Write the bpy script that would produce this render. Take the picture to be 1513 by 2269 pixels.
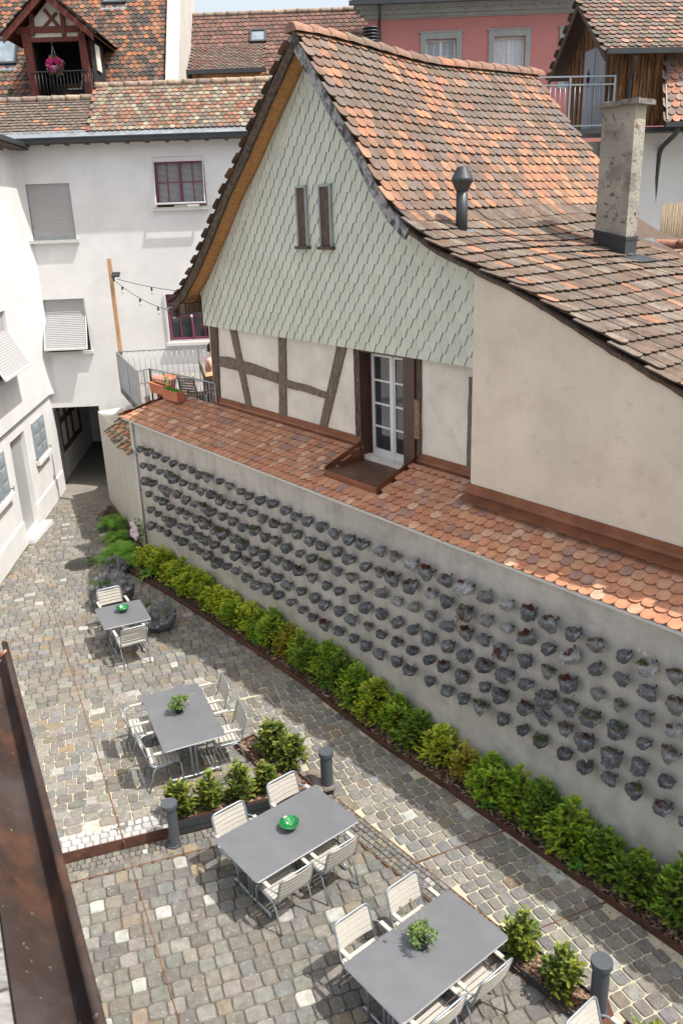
import bpy, math, random
from mathutils import Vector, Matrix, Euler, noise
random.seed(7)
for o in list(bpy.data.objects): bpy.data.objects.remove(o)
SC = bpy.context.scene
COL = SC.collection
# ------------------------------------------------------------------ camera
CAM = Vector((0, 0, 8.0)); FPX = 1838.5; PITCH = math.radians(19.73); ROLL = math.radians(-2.108)
_fw = Vector((0, math.cos(PITCH), -math.sin(PITCH))); _r = Vector((1, 0, 0)); _u = _r.cross(_fw)
_r2 = _r*math.cos(ROLL)+_u*math.sin(ROLL); _u2 = _r2.cross(_fw)
cd = bpy.data.cameras.new('camera'); cam = bpy.data.objects.new('camera', cd); COL.objects.link(cam)
cd.sensor_fit = 'VERTICAL'; cd.sensor_height = 36; cd.sensor_width = 24; cd.lens = FPX/2269*36
cd.clip_start = 0.05; cd.clip_end = 500
cam.matrix_world = Matrix(((_r2.x, _u2.x, -_fw.x, CAM.x), (_r2.y, _u2.y, -_fw.y, CAM.y), (_r2.z, _u2.z, -_fw.z, CAM.z), (0, 0, 0, 1)))
cd.dof.use_dof = True; cd.dof.focus_distance = 13.5; cd.dof.aperture_fstop = 6.3
SC.camera = cam
# ------------------------------------------------------------------ light
SUN = Vector((0.477, -0.189, 1.0)).normalized()
el = math.asin(SUN.z); az = math.atan2(SUN.y, SUN.x)
w = bpy.data.worlds.new('World'); SC.world = w; w.use_nodes = True
nt = w.node_tree; sky = nt.nodes.new('ShaderNodeTexSky'); sky.sky_type = 'NISHITA'; sky.sun_disc = False
sky.sun_elevation = el; sky.sun_rotation = math.pi/2-az; sky.air_density = 1.3; sky.dust_density = 5.5; sky.ozone_density = 0.3
hz = nt.nodes.new('ShaderNodeMix'); hz.data_type = 'RGBA'; hz.inputs[0].default_value = .40; hz.inputs[7].default_value = (4.0, 4.05, 4.1, 1); nt.links.new(sky.outputs[0], hz.inputs[6]); nt.links.new(hz.outputs[2], nt.nodes['Background'].inputs[0]); nt.nodes['Background'].inputs[1].default_value = 0.15
sl = bpy.data.lights.new('sun', 'SUN'); so = bpy.data.objects.new('sun', sl); COL.objects.link(so)
sl.energy = 3.4; sl.angle = math.radians(0.5); sl.color = (1, 0.965, 0.91)
so.rotation_euler = SUN.to_track_quat('Z', 'Y').to_euler(); so.location = (10, -5, 25)
SC.view_settings.view_transform = 'Standard'; SC.view_settings.look = 'None'
SC.view_settings.exposure = 0.82; SC.view_settings.gamma = 1
# ------------------------------------------------------------------ from the picture to surfaces of the place
def ray(px, py): return _r2*((px-756.5)/FPX)-_u2*((py-1134.5)/FPX)+_fw
def at(px, py, z=0.0):
    d = ray(px, py); return CAM+d*((z-CAM.z)/d.z)
def onY(px, py, Y):
    d = ray(px, py); return CAM+d*(Y/d.y)
def onP(px, py, P, N):
    d = ray(px, py); return CAM+d*((P-CAM).dot(N)/d.dot(N))
# frame of the house and the stone wall: a along the wall (to the near right), b backwards, z up
B0 = Vector((-4.910, 19.439, 0)); AV = Vector((0.60599, -0.79547, 0)); BV = Vector((0.79547, 0.60599, 0)); HRZ = math.atan2(AV.y, AV.x)
def F(a, b, z): return B0+AV*a+BV*b+Vector((0, 0, z))
def pb(px, py, b):
    P = onP(px, py, B0+BV*b, BV); v = P-B0; return v.dot(AV), P.z
# ------------------------------------------------------------------ materials
def lin(h):
    if isinstance(h, str):
        c = [int(h[i:i+2], 16)/255 for i in (0, 2, 4)]
        return tuple(x/12.92 if x <= .04045 else ((x+.055)/1.055)**2.4 for x in c)+(1,)
    return tuple(h)+(1,)
MATS = {}
def mat(name, col=None, rough=.8, tint=False, var=.25, scale=3., bump=.0, bscale=30., metal=0, spots=None, streak=0, emit=None, trans=None, spec=.5, detail=8, bdist=.02, stretch=None):
    """principled material: base colour (plain or the per-piece tint) mottled by noise, optional spots, streaks and bump"""
    m = bpy.data.materials.new(name); m.use_nodes = True; t = m.node_tree; N = t.nodes; L = t.links
    p = N['Principled BSDF']; p.inputs['Roughness'].default_value = rough; p.inputs['Metallic'].default_value = metal
    p.inputs['Specular IOR Level'].default_value = spec
    tc = N.new('ShaderNodeTexCoord'); mp = N.new('ShaderNodeMapping'); L.new(tc.outputs['Object'], mp.inputs[0])
    if stretch: mp.inputs['Scale'].default_value = stretch
    if tint:
        a = N.new('ShaderNodeAttribute'); a.attribute_name = 'tint'; base = a.outputs['Color']
    else:
        rg = N.new('ShaderNodeRGB'); rg.outputs[0].default_value = lin(col); base = rg.outputs[0]
    def nz(sc, d=detail, rg_=.6):
        n = N.new('ShaderNodeTexNoise'); n.inputs['Scale'].default_value = sc; n.inputs['Detail'].default_value = d; n.inputs['Roughness'].default_value = rg_
        L.new(mp.outputs[0], n.inputs['Vector']); return n.outputs['Fac']
    def mix(fac, A, Bc, mode='MIX'):
        x = N.new('ShaderNodeMix'); x.data_type = 'RGBA'; x.blend_type = mode
        if isinstance(fac, float): x.inputs[0].default_value = fac
        else: L.new(fac, x.inputs[0])
        for s, v in ((6, A), (7, Bc)):
            if isinstance(v, tuple): x.inputs[s].default_value = v
            else: L.new(v, x.inputs[s])
        return x.outputs[2]
    def ramp(f, lo, hi, a=0., b=1.):
        r = N.new('ShaderNodeMapRange'); r.inputs[1].default_value = lo; r.inputs[2].default_value = hi; r.inputs[3].default_value = a; r.inputs[4].default_value = b
        L.new(f, r.inputs[0]); return r.outputs[0]
    def grey(f):
        c = N.new('ShaderNodeCombineColor')
        for i in range(3): L.new(f, c.inputs[i])
        return c.outputs[0]
    if var: base = mix(1., base, grey(ramp(nz(scale), .3, .7, 1-var, 1+var*.6)), 'MULTIPLY')
    if spots:
        for (sc, lo, hi, c, amt) in spots:
            base = mix(ramp(nz(sc, 6, .65), lo, hi, 0, amt), base, lin(c))
    if streak:
        sm = N.new('ShaderNodeMapping'); sm.inputs['Scale'].default_value = (3, 3, .25); L.new(tc.outputs['Object'], sm.inputs[0])
        n = N.new('ShaderNodeTexNoise'); n.inputs['Scale'].default_value = 2.2; n.inputs['Detail'].default_value = 6; L.new(sm.outputs[0], n.inputs['Vector'])
        base = mix(1., base, grey(ramp(n.outputs['Fac'], .35, .7, 1., 1-streak)), 'MULTIPLY')
    L.new(base, p.inputs['Base Color'])
    if bump:
        b = N.new('ShaderNodeBump'); b.inputs['Strength'].default_value = bump; b.inputs['Distance'].default_value = bdist
        L.new(nz(bscale, 6, .65), b.inputs['Height']); L.new(b.outputs[0], p.inputs['Normal'])
    if emit: p.inputs['Emission Color'].default_value = lin(emit[0]); p.inputs['Emission Strength'].default_value = emit[1]
    if trans:
        p.inputs['Transmission Weight'].default_value = trans
    MATS[name] = m; return m
def woodmat(name, dark, light, sc=(6, 6, .8), rough=.85, bump=.6, contrast=(.35, .65), axis='z'):
    m = bpy.data.materials.new(name); m.use_nodes = True; t = m.node_tree; N = t.nodes; L = t.links; p = N['Principled BSDF']
    p.inputs['Roughness'].default_value = rough
    tc = N.new('ShaderNodeTexCoord'); mp = N.new('ShaderNodeMapping'); L.new(tc.outputs['Object'], mp.inputs[0]); mp.inputs['Scale'].default_value = sc
    n = N.new('ShaderNodeTexNoise'); n.inputs['Scale'].default_value = 5; n.inputs['Detail'].default_value = 10; n.inputs['Roughness'].default_value = .7; n.inputs['Distortion'].default_value = .6
    L.new(mp.outputs[0], n.inputs['Vector'])
    r = N.new('ShaderNodeValToRGB'); r.color_ramp.elements[0].position = contrast[0]; r.color_ramp.elements[1].position = contrast[1]
    r.color_ramp.elements[0].color = lin(dark); r.color_ramp.elements[1].color = lin(light); L.new(n.outputs['Fac'], r.inputs[0])
    L.new(r.outputs[0], p.inputs['Base Color'])
    b = N.new('ShaderNodeBump'); b.inputs['Strength'].default_value = bump; b.inputs['Distance'].default_value = .02; L.new(n.outputs['Fac'], b.inputs['Height']); L.new(b.outputs[0], p.inputs['Normal'])
    MATS[name] = m; return m
mat('white plaster', (.69, .685, .68), var=.09, scale=.9, bump=.35, bscale=12, bdist=.012, spots=[(1.1, .50, .75, (.54, .53, .50), .5)])
mat('wall plaster', (.50, .475, .435), var=.2, scale=1.1, bump=.9, bscale=34, bdist=.014, streak=.10, spots=[(1.9, .48, .66, (.31, .295, .27), .7), (6, .60, .70, (.27, .255, .235), .5), (.55, .6, .7, (.34, .33, .16), .25), (16, .66, .72, (.22, .21, .19), .5)])
mat('side plaster', (.56, .53, .48), var=.10, scale=1.3, bump=.4, bscale=30, bdist=.01, streak=.12)
mat('tan plaster', (.73, .625, .51), var=.12, scale=1.0, bump=1.0, bscale=42, bdist=.014, streak=.03, spots=[(1.4, .48, .72, (.60, .48, .37), .7), (5, .58, .72, (.52, .43, .345), .5), (.7, .55, .7, (.80, .72, .62), .5)])
mat('infill plaster', (.66, .62, .545), var=.16, scale=1.6, bump=.4, bscale=22, bdist=.012, spots=[(2.2, .55, .75, (.42, .37, .30), .5)])
mat('pink plaster', (.50, .20, .185), var=.08, scale=1.5, bump=.3, bscale=40)
mat('grey stone trim', (.32, .335, .32), var=.12, scale=3, bump=.2)
mat('chimney render', (.34, .315, .265), var=.2, scale=2, bump=.9, bscale=22, spots=[(2.2, .48, .64, (.14, .13, .11), .75), (10, .58, .64, (.035, .032, .03), .85), (2., .6, .75, (.50, .36, .18), .4)])
mat('concrete cap', (.20, .185, .16), var=.35, scale=6, bump=.9, bscale=14, spots=[(9, .5, .6, (.05, .05, .04), .8)])
mat('tile', tint=True, var=.30, scale=9, rough=.85, bump=.35, bscale=60, bdist=.008)
mat('old tile', tint=True, var=.45, scale=7, rough=.92, bump=.6, bscale=50, bdist=.01, spots=[(22, .60, .68, (.42, .41, .32), .7), (9, .6, .75, (.06, .055, .045), .6)])
mat('catslide tile', tint=True, var=.4, scale=7, rough=.92, bump=.6, bscale=50, bdist=.01, spots=[(18, .62, .70, (.45, .44, .38), .6), (6, .58, .72, (.07, .06, .05), .6)])
mat('shingle', tint=True, rough=.6, var=.06, scale=2, bump=.15, bscale=60, spec=.3)
mat('shingle border', tint=True, rough=.6, var=.08, scale=3)
woodmat('old timber', (.03, .02, .014), (.15, .10, .07), sc=(5, 5, .9), contrast=(.3, .7))
woodmat('grey timber', (.03, .022, .017), (.26, .20, .155), sc=(9, 9, 1.5), contrast=(.32, .68))
woodmat('verge board', (.02, .013, .010), (.20, .13, .075), sc=(4, 4, 3.), contrast=(.42, .72), bump=.3)
woodmat('painted verge', (.05, .045, .045), (.34, .325, .32), sc=(1.6, 1.6, 1.2), contrast=(.42, .56))
woodmat('soffit wood', (.20, .085, .03), (.56, .29, .11), sc=(2, 2, 6), contrast=(.2, .62), bump=.2)
woodmat('pole wood', (.28, .15, .075), (.60, .39, .21), sc=(10, 10, .7), bump=.2)
woodmat('terrace wood', (.10, .06, .035), (.30, .20, .12), sc=(4, 4, 4), bump=.2)
woodmat('grey planks', (.13, .12, .11), (.34, .32, .29), sc=(1, 10, 4), bump=.5)
woodmat('shed wood', (.022, .014, .010), (.42, .19, .065), sc=(9, 9, .55), contrast=(.42, .66))
woodmat('red timber', (.075, .020, .015), (.20, .055, .038), sc=(6, 6, 1.2))
woodmat('reed', (.13, .09, .055), (.42, .33, .22), sc=(25, 25, .6), contrast=(.3, .7))
mat('copper', (.25, .105, .058), rough=.42, metal=.7, var=.35, scale=2.5, bump=.05, bscale=8, spots=[(3, .5, .75, (.16, .065, .035), .8)])
mat('aged copper', (.15, .078, .05), rough=.5, metal=.35, var=.35, scale=4, spots=[(5, .5, .7, (.08, .05, .04), .7), (30, .68, .72, (.4, .4, .36), .6)])
mat('brown copper', (.042, .027, .022), rough=.75, metal=.1, spec=.25, var=.5, scale=3, spots=[(5, .50, .68, (.095, .042, .022), .8), (3.3, .52, .7, (.065, .056, .052), .8), (40, .66, .7, (.30, .36, .30), .6)])
mat('corten', (.085, .034, .021), rough=.85, var=.45, scale=6, bump=.3, bscale=40, spots=[(8, .55, .7, (.19, .075, .035), .6)])
mat('rust strip', (.15, .075, .04), rough=.9, var=.4, scale=8)
mat('dark metal', (.055, .06, .065), rough=.45, metal=.4, var=.15)
mat('zinc', (.34, .37, .39), rough=.45, metal=.6, var=.25, scale=4, streak=.2)
mat('galvanised', (.30, .34, .37), rough=.38, metal=.55, var=.12, scale=8)
mat('dark galvanised', (.16, .18, .19), rough=.5, metal=.5, var=.3, scale=5)
mat('bollard paint', (.060, .068, .078), rough=.55, var=.06, bump=.15, bscale=300, bdist=.001)
mat('table top', (.125, .130, .140), rough=.42, var=.13, scale=2.5, bump=.12, bscale=400, bdist=.001)
mat('table edge', (.55, .55, .56), rough=.4, var=0)
mat('slat', (.42, .40, .355), rough=.6, var=.06, scale=12)
mat('green glaze', (.012, .17, .05), rough=.12, var=.6, scale=9, spots=[(16, .6, .66, (.25, .42, .2), .6)])
mat('black pot', (.02, .02, .022), rough=.5)
mat('terracotta', (.46, .155, .085), rough=.75, var=.12, scale=6)
mat('soil', (.055, .035, .024), rough=1, var=.6, scale=30, bump=1., bscale=60, spots=[(26, .6, .66, (.24, .15, .09), .9)])
mat('mulch', tint=True, rough=1, var=.3, scale=40)
mat('rock', tint=True, rough=.75, var=.5, scale=3, bump=1., bscale=7, bdist=.06, spots=[(3.5, .55, .66, (.42, .44, .46), .75), (8, .56, .66, (.025, .025, .03), .8)])
mat('smooth concrete', (.085, .088, .094), rough=.5, var=.35, scale=2.5, bump=.1, bscale=8, spots=[(5, .58, .75, (.22, .22, .22), .5)])
mat('rough lava', tint=True, rough=.85, var=.5, scale=7, bump=1., bscale=14, bdist=.04, spots=[(8, .56, .68, (.42, .43, .46), .7)])
mat('leaf', tint=True, rough=.6, var=.25, scale=14, spec=.3)
def translucent(m, k):
    t = MATS[m].node_tree; N = t.nodes; L = t.links; p = N['Principled BSDF']; out = N['Material Output']; tr = N.new('ShaderNodeBsdfTranslucent'); mx = N.new('ShaderNodeMixShader'); mx.inputs[0].default_value = k
    src = p.inputs['Base Color'].links[0].from_socket; L.new(src, tr.inputs[0]); L.new(p.outputs[0], mx.inputs[1]); L.new(tr.outputs[0], mx.inputs[2]); L.new(mx.outputs[0], out.inputs[0])
translucent('leaf', .40)
mat('petal', tint=True, rough=.6, var=.1)
mat('cobble', tint=True, rough=.8, var=.28, scale=11, bump=.9, bscale=30, bdist=.010, spots=[(24, .60, .68, (.46, .45, .42), .55), (9, .58, .75, (.14, .125, .105), .45)])
mat('joint sand brown', (.12, .10, .078), rough=1, var=.4, scale=25, bump=.6, bscale=90)
mat('joint grey', (.22, .22, .21), rough=1, var=.3, scale=20)
mat('joint sand pale', (.44, .40, .30), rough=1, var=.25, scale=6, bump=.4, bscale=90, spots=[(2., .5, .7, (.40, .38, .22), .6)])
mat('asphalt', (.20, .185, .16), rough=.95, var=.25, scale=2, bump=.5, bscale=90, spots=[(3, .52, .72, (.12, .11, .095), .6)])
mat('cast iron', (.05, .046, .042), rough=.6, metal=.3, var=.3, scale=12, bump=.8, bscale=60)
mat('door grey', (.33, .335, .335), rough=.5, var=.04)
mat('shutter blue grey', (.25, .29, .32), rough=.55, var=.05)
mat('roller slat', (.36, .36, .365), rough=.5, var=.05, scale=4)
mat('sill stone', (.50, .53, .50), rough=.8, var=.1)
mat('white paint', (.62, .61, .60), rough=.4, var=.03)
mat('purple paint', (.20, .045, .095), rough=.45, var=.1)
mat('glass', (.035, .04, .045), rough=.06, var=.5, scale=2.5, spec=.9)
mat('sky glass', (.22, .27, .31), rough=.08, var=.4, scale=3, spec=1.)
mat('curtain glass', (.50, .53, .55), rough=.15, var=.25, scale=5, stretch=(6, 6, .3), spec=.8)
mat('dark inside', (.012, .010, .010), rough=.9, var=.3)
mat('dark brown paint', (.062, .028, .018), rough=.5, var=.3, scale=5)
mat('grey door paint', (.26, .27, .30), rough=.6, var=.1, scale=3)
mat('skin', (.72, .40, .30), rough=.5, var=.08, scale=5)
mat('hair', (.02, .013, .01), rough=.6, var=.3, scale=30)
mat('cloth', (.06, .07, .10), rough=.9, var=.2)
mat('bulb', (.6, .6, .55), rough=.1, var=0, spec=.9)
mat('white sett', tint=True, rough=.7, var=.15, scale=15, bump=.5, bscale=40, bdist=.006)
# ------------------------------------------------------------------ mesh builder
class MB:
    def __init__(s): s.v = []; s.f = []; s.m = []; s.c = []; s.sm = []
    def add(s, verts, faces, mi=0, col=(1, 1, 1), smooth=False):
        n = len(s.v); s.v += [tuple(p) for p in verts]
        for f in faces: s.f.append([i+n for i in f]); s.m.append(mi); s.c.append(col); s.sm.append(smooth)
        return s
    def box(s, x0, x1, y0, y1, z0, z1, **k):
        return s.add([(x, y, z) for z in (z0, z1) for y in (y0, y1) for x in (x0, x1)], [(0, 2, 3, 1), (4, 5, 7, 6), (0, 1, 5, 4), (2, 6, 7, 3), (0, 4, 6, 2), (1, 3, 7, 5)], **k)
    def obox(s, c, X, Y, Z, **k):
        c, X, Y, Z = map(Vector, (c, X, Y, Z))
        return s.add([c+X*i+Y*j+Z*l for l in (-1, 1) for j in (-1, 1) for i in (-1, 1)], [(0, 2, 3, 1), (4, 5, 7, 6), (0, 1, 5, 4), (2, 6, 7, 3), (0, 4, 6, 2), (1, 3, 7, 5)], **k)
    def bar(s, a, b, w_, h, up=(0, 0, 1), **k):
        """square bar from a to b, width w_, height h"""
        a, b = Vector(a), Vector(b); d = (b-a); L = d.length
        if L < 1e-6: return s
        d /= L; up = Vector(up)
        x = d.cross(up)
        if x.length < 1e-4: x = d.cross(Vector((1, 0, 0)))
        x.normalize(); y = x.cross(d)
        return s.obox((a+b)/2, x*w_/2, d*L/2, y*h/2, **k)
    def quad(s, *p, **k): return s.add(p, [tuple(range(len(p)))], **k)
    def prism(s, pts, off, **k):
        """polygon pts (3d) extruded by vector off"""
        off = Vector(off); n = len(pts); P = [Vector(p) for p in pts]
        s.add(P+[p+off for p in P], [tuple(range(n))[::-1], tuple(range(n, 2*n))]+[(i, (i+1) % n, n+(i+1) % n, n+i) for i in range(n)], **k)
        return s
    def tube(s, path, r, n=8, cap=True, **k):
        P = [Vector(p) for p in path]; rs = r if isinstance(r, (list, tuple)) else [r]*len(P)
        k.setdefault('smooth', True); ring = []; V = []
        t = (P[1]-P[0]).normalized(); a = t.orthogonal().normalized()
        for i, p in enumerate(P):
            tt = (P[min(i+1, len(P)-1)]-P[max(i-1, 0)])
            if tt.length < 1e-7: tt = t
            tt = tt.normalized(); a = (a-tt*a.dot(tt))
            a = a.normalized() if a.length > 1e-5 else tt.orthogonal().normalized()
            bb = tt.cross(a)
            for j in range(n):
                th = 2*math.pi*j/n; V.append(p+(a*math.cos(th)+bb*math.sin(th))*rs[i])
            t = tt
        fs = [(i*n+j, i*n+(j+1) % n, (i+1)*n+(j+1) % n, (i+1)*n+j) for i in range(len(P)-1) for j in range(n)]
        s.add(V, fs, **k)
        if cap:
            m = len(s.v)-len(V)
            for ff in (tuple(range(n))[::-1], tuple(range((len(P)-1)*n, len(P)*n))):
                s.f.append([i+m for i in ff]); s.m.append(k.get('mi', 0)); s.c.append(k.get('col', (1, 1, 1))); s.sm.append(False)
        return s
    def lathe(s, prof, c=(0, 0, 0), n=24, **k):
        c = Vector(c); k.setdefault('smooth', True)
        V = [c+Vector((r*math.cos(2*math.pi*j/n), r*math.sin(2*math.pi*j/n), z)) for r, z in prof for j in range(n)]
        return s.add(V, [(i*n+j, i*n+(j+1) % n, (i+1)*n+(j+1) % n, (i+1)*n+j) for i in range(len(prof)-1) for j in range(n)]+[tuple(range(n))[::-1], tuple(range((len(prof)-1)*n, len(prof)*n))], **k)
    def build(s, name, mats, parent=None, loc=None, local=False):
        if isinstance(mats, str): mats = [mats]
        me = bpy.data.meshes.new(name)
        V = s.v
        if parent is not None and local: pass
        elif parent is not None:
            M = WORLD[parent.name].inverted()
            if M != Matrix.Identity(4): V = [M @ Vector(v) for v in V]
        elif loc is not None: V = [Vector(v)-Vector(loc) for v in V]
        me.from_pydata([tuple(v) for v in V], [], s.f)
        me.polygons.foreach_set('material_index', s.m); me.polygons.foreach_set('use_smooth', s.sm)
        ca = me.color_attributes.new('tint', 'FLOAT_COLOR', 'CORNER'); arr = []
        for f, c in zip(s.f, s.c): arr += [c[0], c[1], c[2], 1.0]*len(f)
        ca.data.foreach_set('color', arr)
        for m in mats: me.materials.append(MATS[m])
        me.update()
        o = bpy.data.objects.new(name, me); COL.objects.link(o)
        if parent is not None: o.parent = parent; WORLD[o.name] = WORLD[parent.name]
        else:
            o.location = loc or (0, 0, 0); WORLD[o.name] = Matrix.Translation(Vector(loc or (0, 0, 0)))
        return o
WORLD = {}
def tag(o, label=None, cat=None, group=None, kind=None):
    if label: o['label'] = label
    if cat: o['category'] = cat
    if group: o['group'] = group
    if kind: o['kind'] = kind
    return o
def thing(name, label, cat, loc=(0, 0, 0), rz=0., group=None):
    o = bpy.data.objects.new(name, None); COL.objects.link(o); o.empty_display_size = .1
    o.location = loc; o.rotation_euler = (0, 0, rz); WORLD[o.name] = Matrix.Translation(Vector(loc)) @ Matrix.Rotation(rz, 4, 'Z')
    return tag(o, label, cat, group)
def copy_tree(o, parent=None):
    c = o.copy(); COL.objects.link(c)
    if parent is not None: c.parent = parent
    for ch in list(o.children): copy_tree(ch, c)
    return c
def place(proto, used, loc, rz, label, sc=None, group=None):
    o = proto if not used[0] else copy_tree(proto); used[0] = True
    o.location = loc; o.rotation_euler = (0, 0, rz)
    if sc: o.scale = sc if isinstance(sc, tuple) else (sc, sc, sc)
    o['label'] = label
    if group: o['group'] = group
    WORLD[o.name] = Matrix.Translation(Vector(loc)) @ Matrix.Rotation(rz, 4, 'Z')
    return o
def fillet(P, r, n=5):
    P = [Vector(p) for p in P]; out = [P[0]]
    for i in range(1, len(P)-1):
        a, b, c = P[i-1], P[i], P[i+1]; d1 = (a-b); d2 = (c-b); rr = min(r, d1.length*.49, d2.length*.49); p1 = b+d1.normalized()*rr; p2 = b+d2.normalized()*rr
        for k in range(n+1):
            t = k/n; out.append(p1*(1-t)**2+b*2*t*(1-t)+p2*t*t)
    out.append(P[-1]); return out
R = random.random
def jit(c, a): k = 1+(R()-.5)*2*a; return tuple(max(0, x*k*(1+(R()-.5)*a*.5)) for x in c)
# ================================================================== ground
LOW = -0.13
def inpoly(x, y, P):
    c = False; j = len(P)-1
    for i in range(len(P)):
        if (P[i][1] > y) != (P[j][1] > y) and x < (P[j][0]-P[i][0])*(y-P[i][1])/(P[j][1]-P[i][1])+P[i][0]: c = not c
        j = i
    return c
RA = math.radians(17.7); RX = Vector((math.cos(RA), math.sin(RA), 0)); RY = Vector((-RX.y, RX.x, 0))
RP = at(135, 1905, -.06)                         # a point on the riser between the terraces
def rp(s, t, z=0): p = RP+RX*s+RY*t; return Vector((p.x, p.y, z))
G = MB(); G.quad((-60, -30, -.3), (60, -30, -.3), (60, 90, -.3), (-60, 90, -.3)); tag(G.build('ground', 'asphalt'), kind='structure')
diag = [at(850, 1760), at(1060, 2040), at(1513, 2600)]
DG0 = at(733, 1757, LOW); DG0.z = 0; DGd = (at(1000, 1968, LOW)-DG0); DGd.z = 0; DGd.normalize(); DGn = Vector((-DGd.y, DGd.x, 0))
if DGn.x < 0: DGn = -DGn
# z of the path: level with the upper court, sloping gently down towards the near end
def pathz(x, y):
    a = (Vector((x, y, 0))-B0).dot(AV); t = min(1, max(0, (a-7.2)/2.9)); return LOW*t*t*(3-2*t)
def side(x, y): return (Vector((x, y, 0))-DG0).dot(DGn)        # > 0: path side of the diagonal strip
def above(x, y): return (Vector((x, y, 0))-RP).dot(RY)          # > 0: upper terrace
def zone(x, y):
    if side(x, y) > 0 and (Vector((x, y, 0))-B0).dot(AV) > 7.2: return 'path'
    if above(x, y) > 0: return 'up'
    return 'low'
def gz(x, y):
    k = zone(x, y); return 0 if k == 'up' else LOW if k == 'low' else pathz(x, y)
# base sheets (joint sand)
def grid(name, m, test, zoff, x0, x1, y0, y1, st=.1, zfix=None):
    g = MB(); idx = {}
    nx = int((x1-x0)/st); ny = int((y1-y0)/st)
    for i in range(nx):
        for j in range(ny):
            x = x0+(i+.5)*st; y = y0+(j+.5)*st
            if not test(x, y): continue
            q = []
            z0 = zoff
            for a, b in ((0, 0), (1, 0), (1, 1), (0, 1)):
                k = (i+a, j+b)
                if k not in idx:
                    px_, py_ = x0+(i+a)*st, y0+(j+b)*st
                    idx[k] = len(g.v); g.v.append((px_, py_, (zfix if zfix is not None else pathz(px_, py_) if side(px_, py_) > -.3 else 0)+z0))
                q.append(idx[k])
            g.f.append(q); g.m.append(0); g.c.append((1, 1, 1)); g.sm.append(True)
    return tag(g.build(name, m), kind='structure')
LP0, LP1 = at(120, 1560), at(640, 1478)
LPd = (LP1-LP0).normalized(); LPn = Vector((LPd.y, -LPd.x, 0))
def pale(x, y):
    if side(x, y) > 0 and (Vector((x, y, 0))-B0).dot(AV) > 6.9: return True
    return above(x, y) > 0 and (Vector((x, y, 0))-LP0).dot(LPn) > 0
grid('court_joints', 'joint sand brown', lambda x, y: zone(x, y) == 'up' and not pale(x, y), -.012, -10, 3, 8, 24.4, .2)
grid('terrace_joints', 'joint sand pale', lambda x, y: (above(x, y) > .08 and (side(x, y) < .15 or above(x, y) > .3 or side(x, y) > .15) or side(x, y) > .15) and pale(x, y), -.010, -10, 9, 2, 24, .1)
grid('lower_joints', 'joint sand brown', lambda x, y: above(x, y) < .3 and side(x, y) < .3, -.014, -10, 7, 2, 13, .2, LOW)
# setts: real stones, each with its own outline, tilt and colour
GREYS = [(.158, .149, .129), (.128, .124, .112), (.18, .169, .146), (.145, .143, .137), (.163, .15, .126), (.19, .179, .156), (.138, .128, .111)]
def stone(g, c, X, Y, hx, hy, z, col, rnd=.25, hgt=.009, mi=0):
    n = 12; top = []; sh = []; bs = []
    tx = (R()-.5)*.05; ty = (R()-.5)*.05; a0 = .12*(R()-.5); dz = (R()-.5)*.006
    shp = ((1, .55), (.96, .86), (.72, 1), (0, 1.02), (-.72, 1), (-.96, .86), (-1, .55), (-.99, -.5), (-.90, -.92), (-.3, -1), (.6, -1.), (.95, -.86))
    for i in range(n):
        ux = (shp[i][0]+(R()-.5)*.10)*hx; uy = (shp[i][1]+(R()-.5)*.10)*hy
        def P(k, zz):
            return c+X*ux*k+Y*uy*k+Vector((0, 0, z+zz+dz+tx*ux*k+ty*uy*k))
        bs.append(P(1.06, -.03)); sh.append(P(1.0, -.006)); top.append(P(.89, hgt*.85+(R()-.5)*.004))
    V = bs+sh+top+[c+Vector((0, 0, z+hgt+dz))]
    f = []
    for i in range(n):
        j = (i+1) % n; f += [(i, j, n+j, n+i), (n+i, n+j, 2*n+j, 2*n+i), (2*n+i, 2*n+j, 3*n)]
    g.add(V, f, col=col, smooth=False, mi=mi)
def settcol(pw=.03, po=.014, dark=1.):
    r = R()
    if r < pw: return jit((.33, .325, .30), .18)
    if r < pw+po: return jit((.20, .155, .10), .2)
    if r < pw+po+.05: return jit((.185, .155, .115), .12)
    return tuple(x*dark for x in jit(random.choice(GREYS), .16))
def pave(g, O, X, Y, s0, s1, t0, t1, test, course, lmin, lmax, gap=.0045, cf=settcol, bow=0.):
    t = t0
    while t < t1:
        h = course*(1+(R()-.5)*.14); s = s0-R()*.2
        while s < s1:
            l = lmin+R()*(lmax-lmin); cs = s+l/2
            c = O+X*cs+Y*(t+h/2+bow*math.sin(cs*.9+t*.15)+.008*(R()-.5))
            if test(c.x, c.y): stone(g, Vector((c.x, c.y, 0)), X, Y, l/2-gap*(.6+R()*.8), h/2-gap*(.6+R()*.6), gz(c.x, c.y), cf())
            s += l
        t += h
WALLB = .62
def loc_ab(x, y): v = Vector((x, y, 0))-B0; return v.dot(AV), v.dot(BV)
def wallside(x, y):                                  # distance of the wall bed edge in front of the stone wall
    a, b = loc_ab(x, y); e = -.56 if a > 2 else -.80+.12*max(0, a) ; return e-b      # > 0 in the court
leftx = lambda y: -8.2-.087*(y-18.1)
def court(x, y):
    if x < leftx(y)+.06: return False
    a, b = loc_ab(x, y)
    if a < -.3: return y < 23.9 and b < -.05+(-a)*.21-.05 - (.55 if a > -4.2 else .1)
    return wallside(x, y) > .03
hat = at(182, 1249)
def free(x, y):
    if (Vector((x, y, 0))-hat).length < .40: return False
    return True
RIM = .30
P1 = MB()
rimS = (at(380, 1815)-RP).dot(RX)
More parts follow.
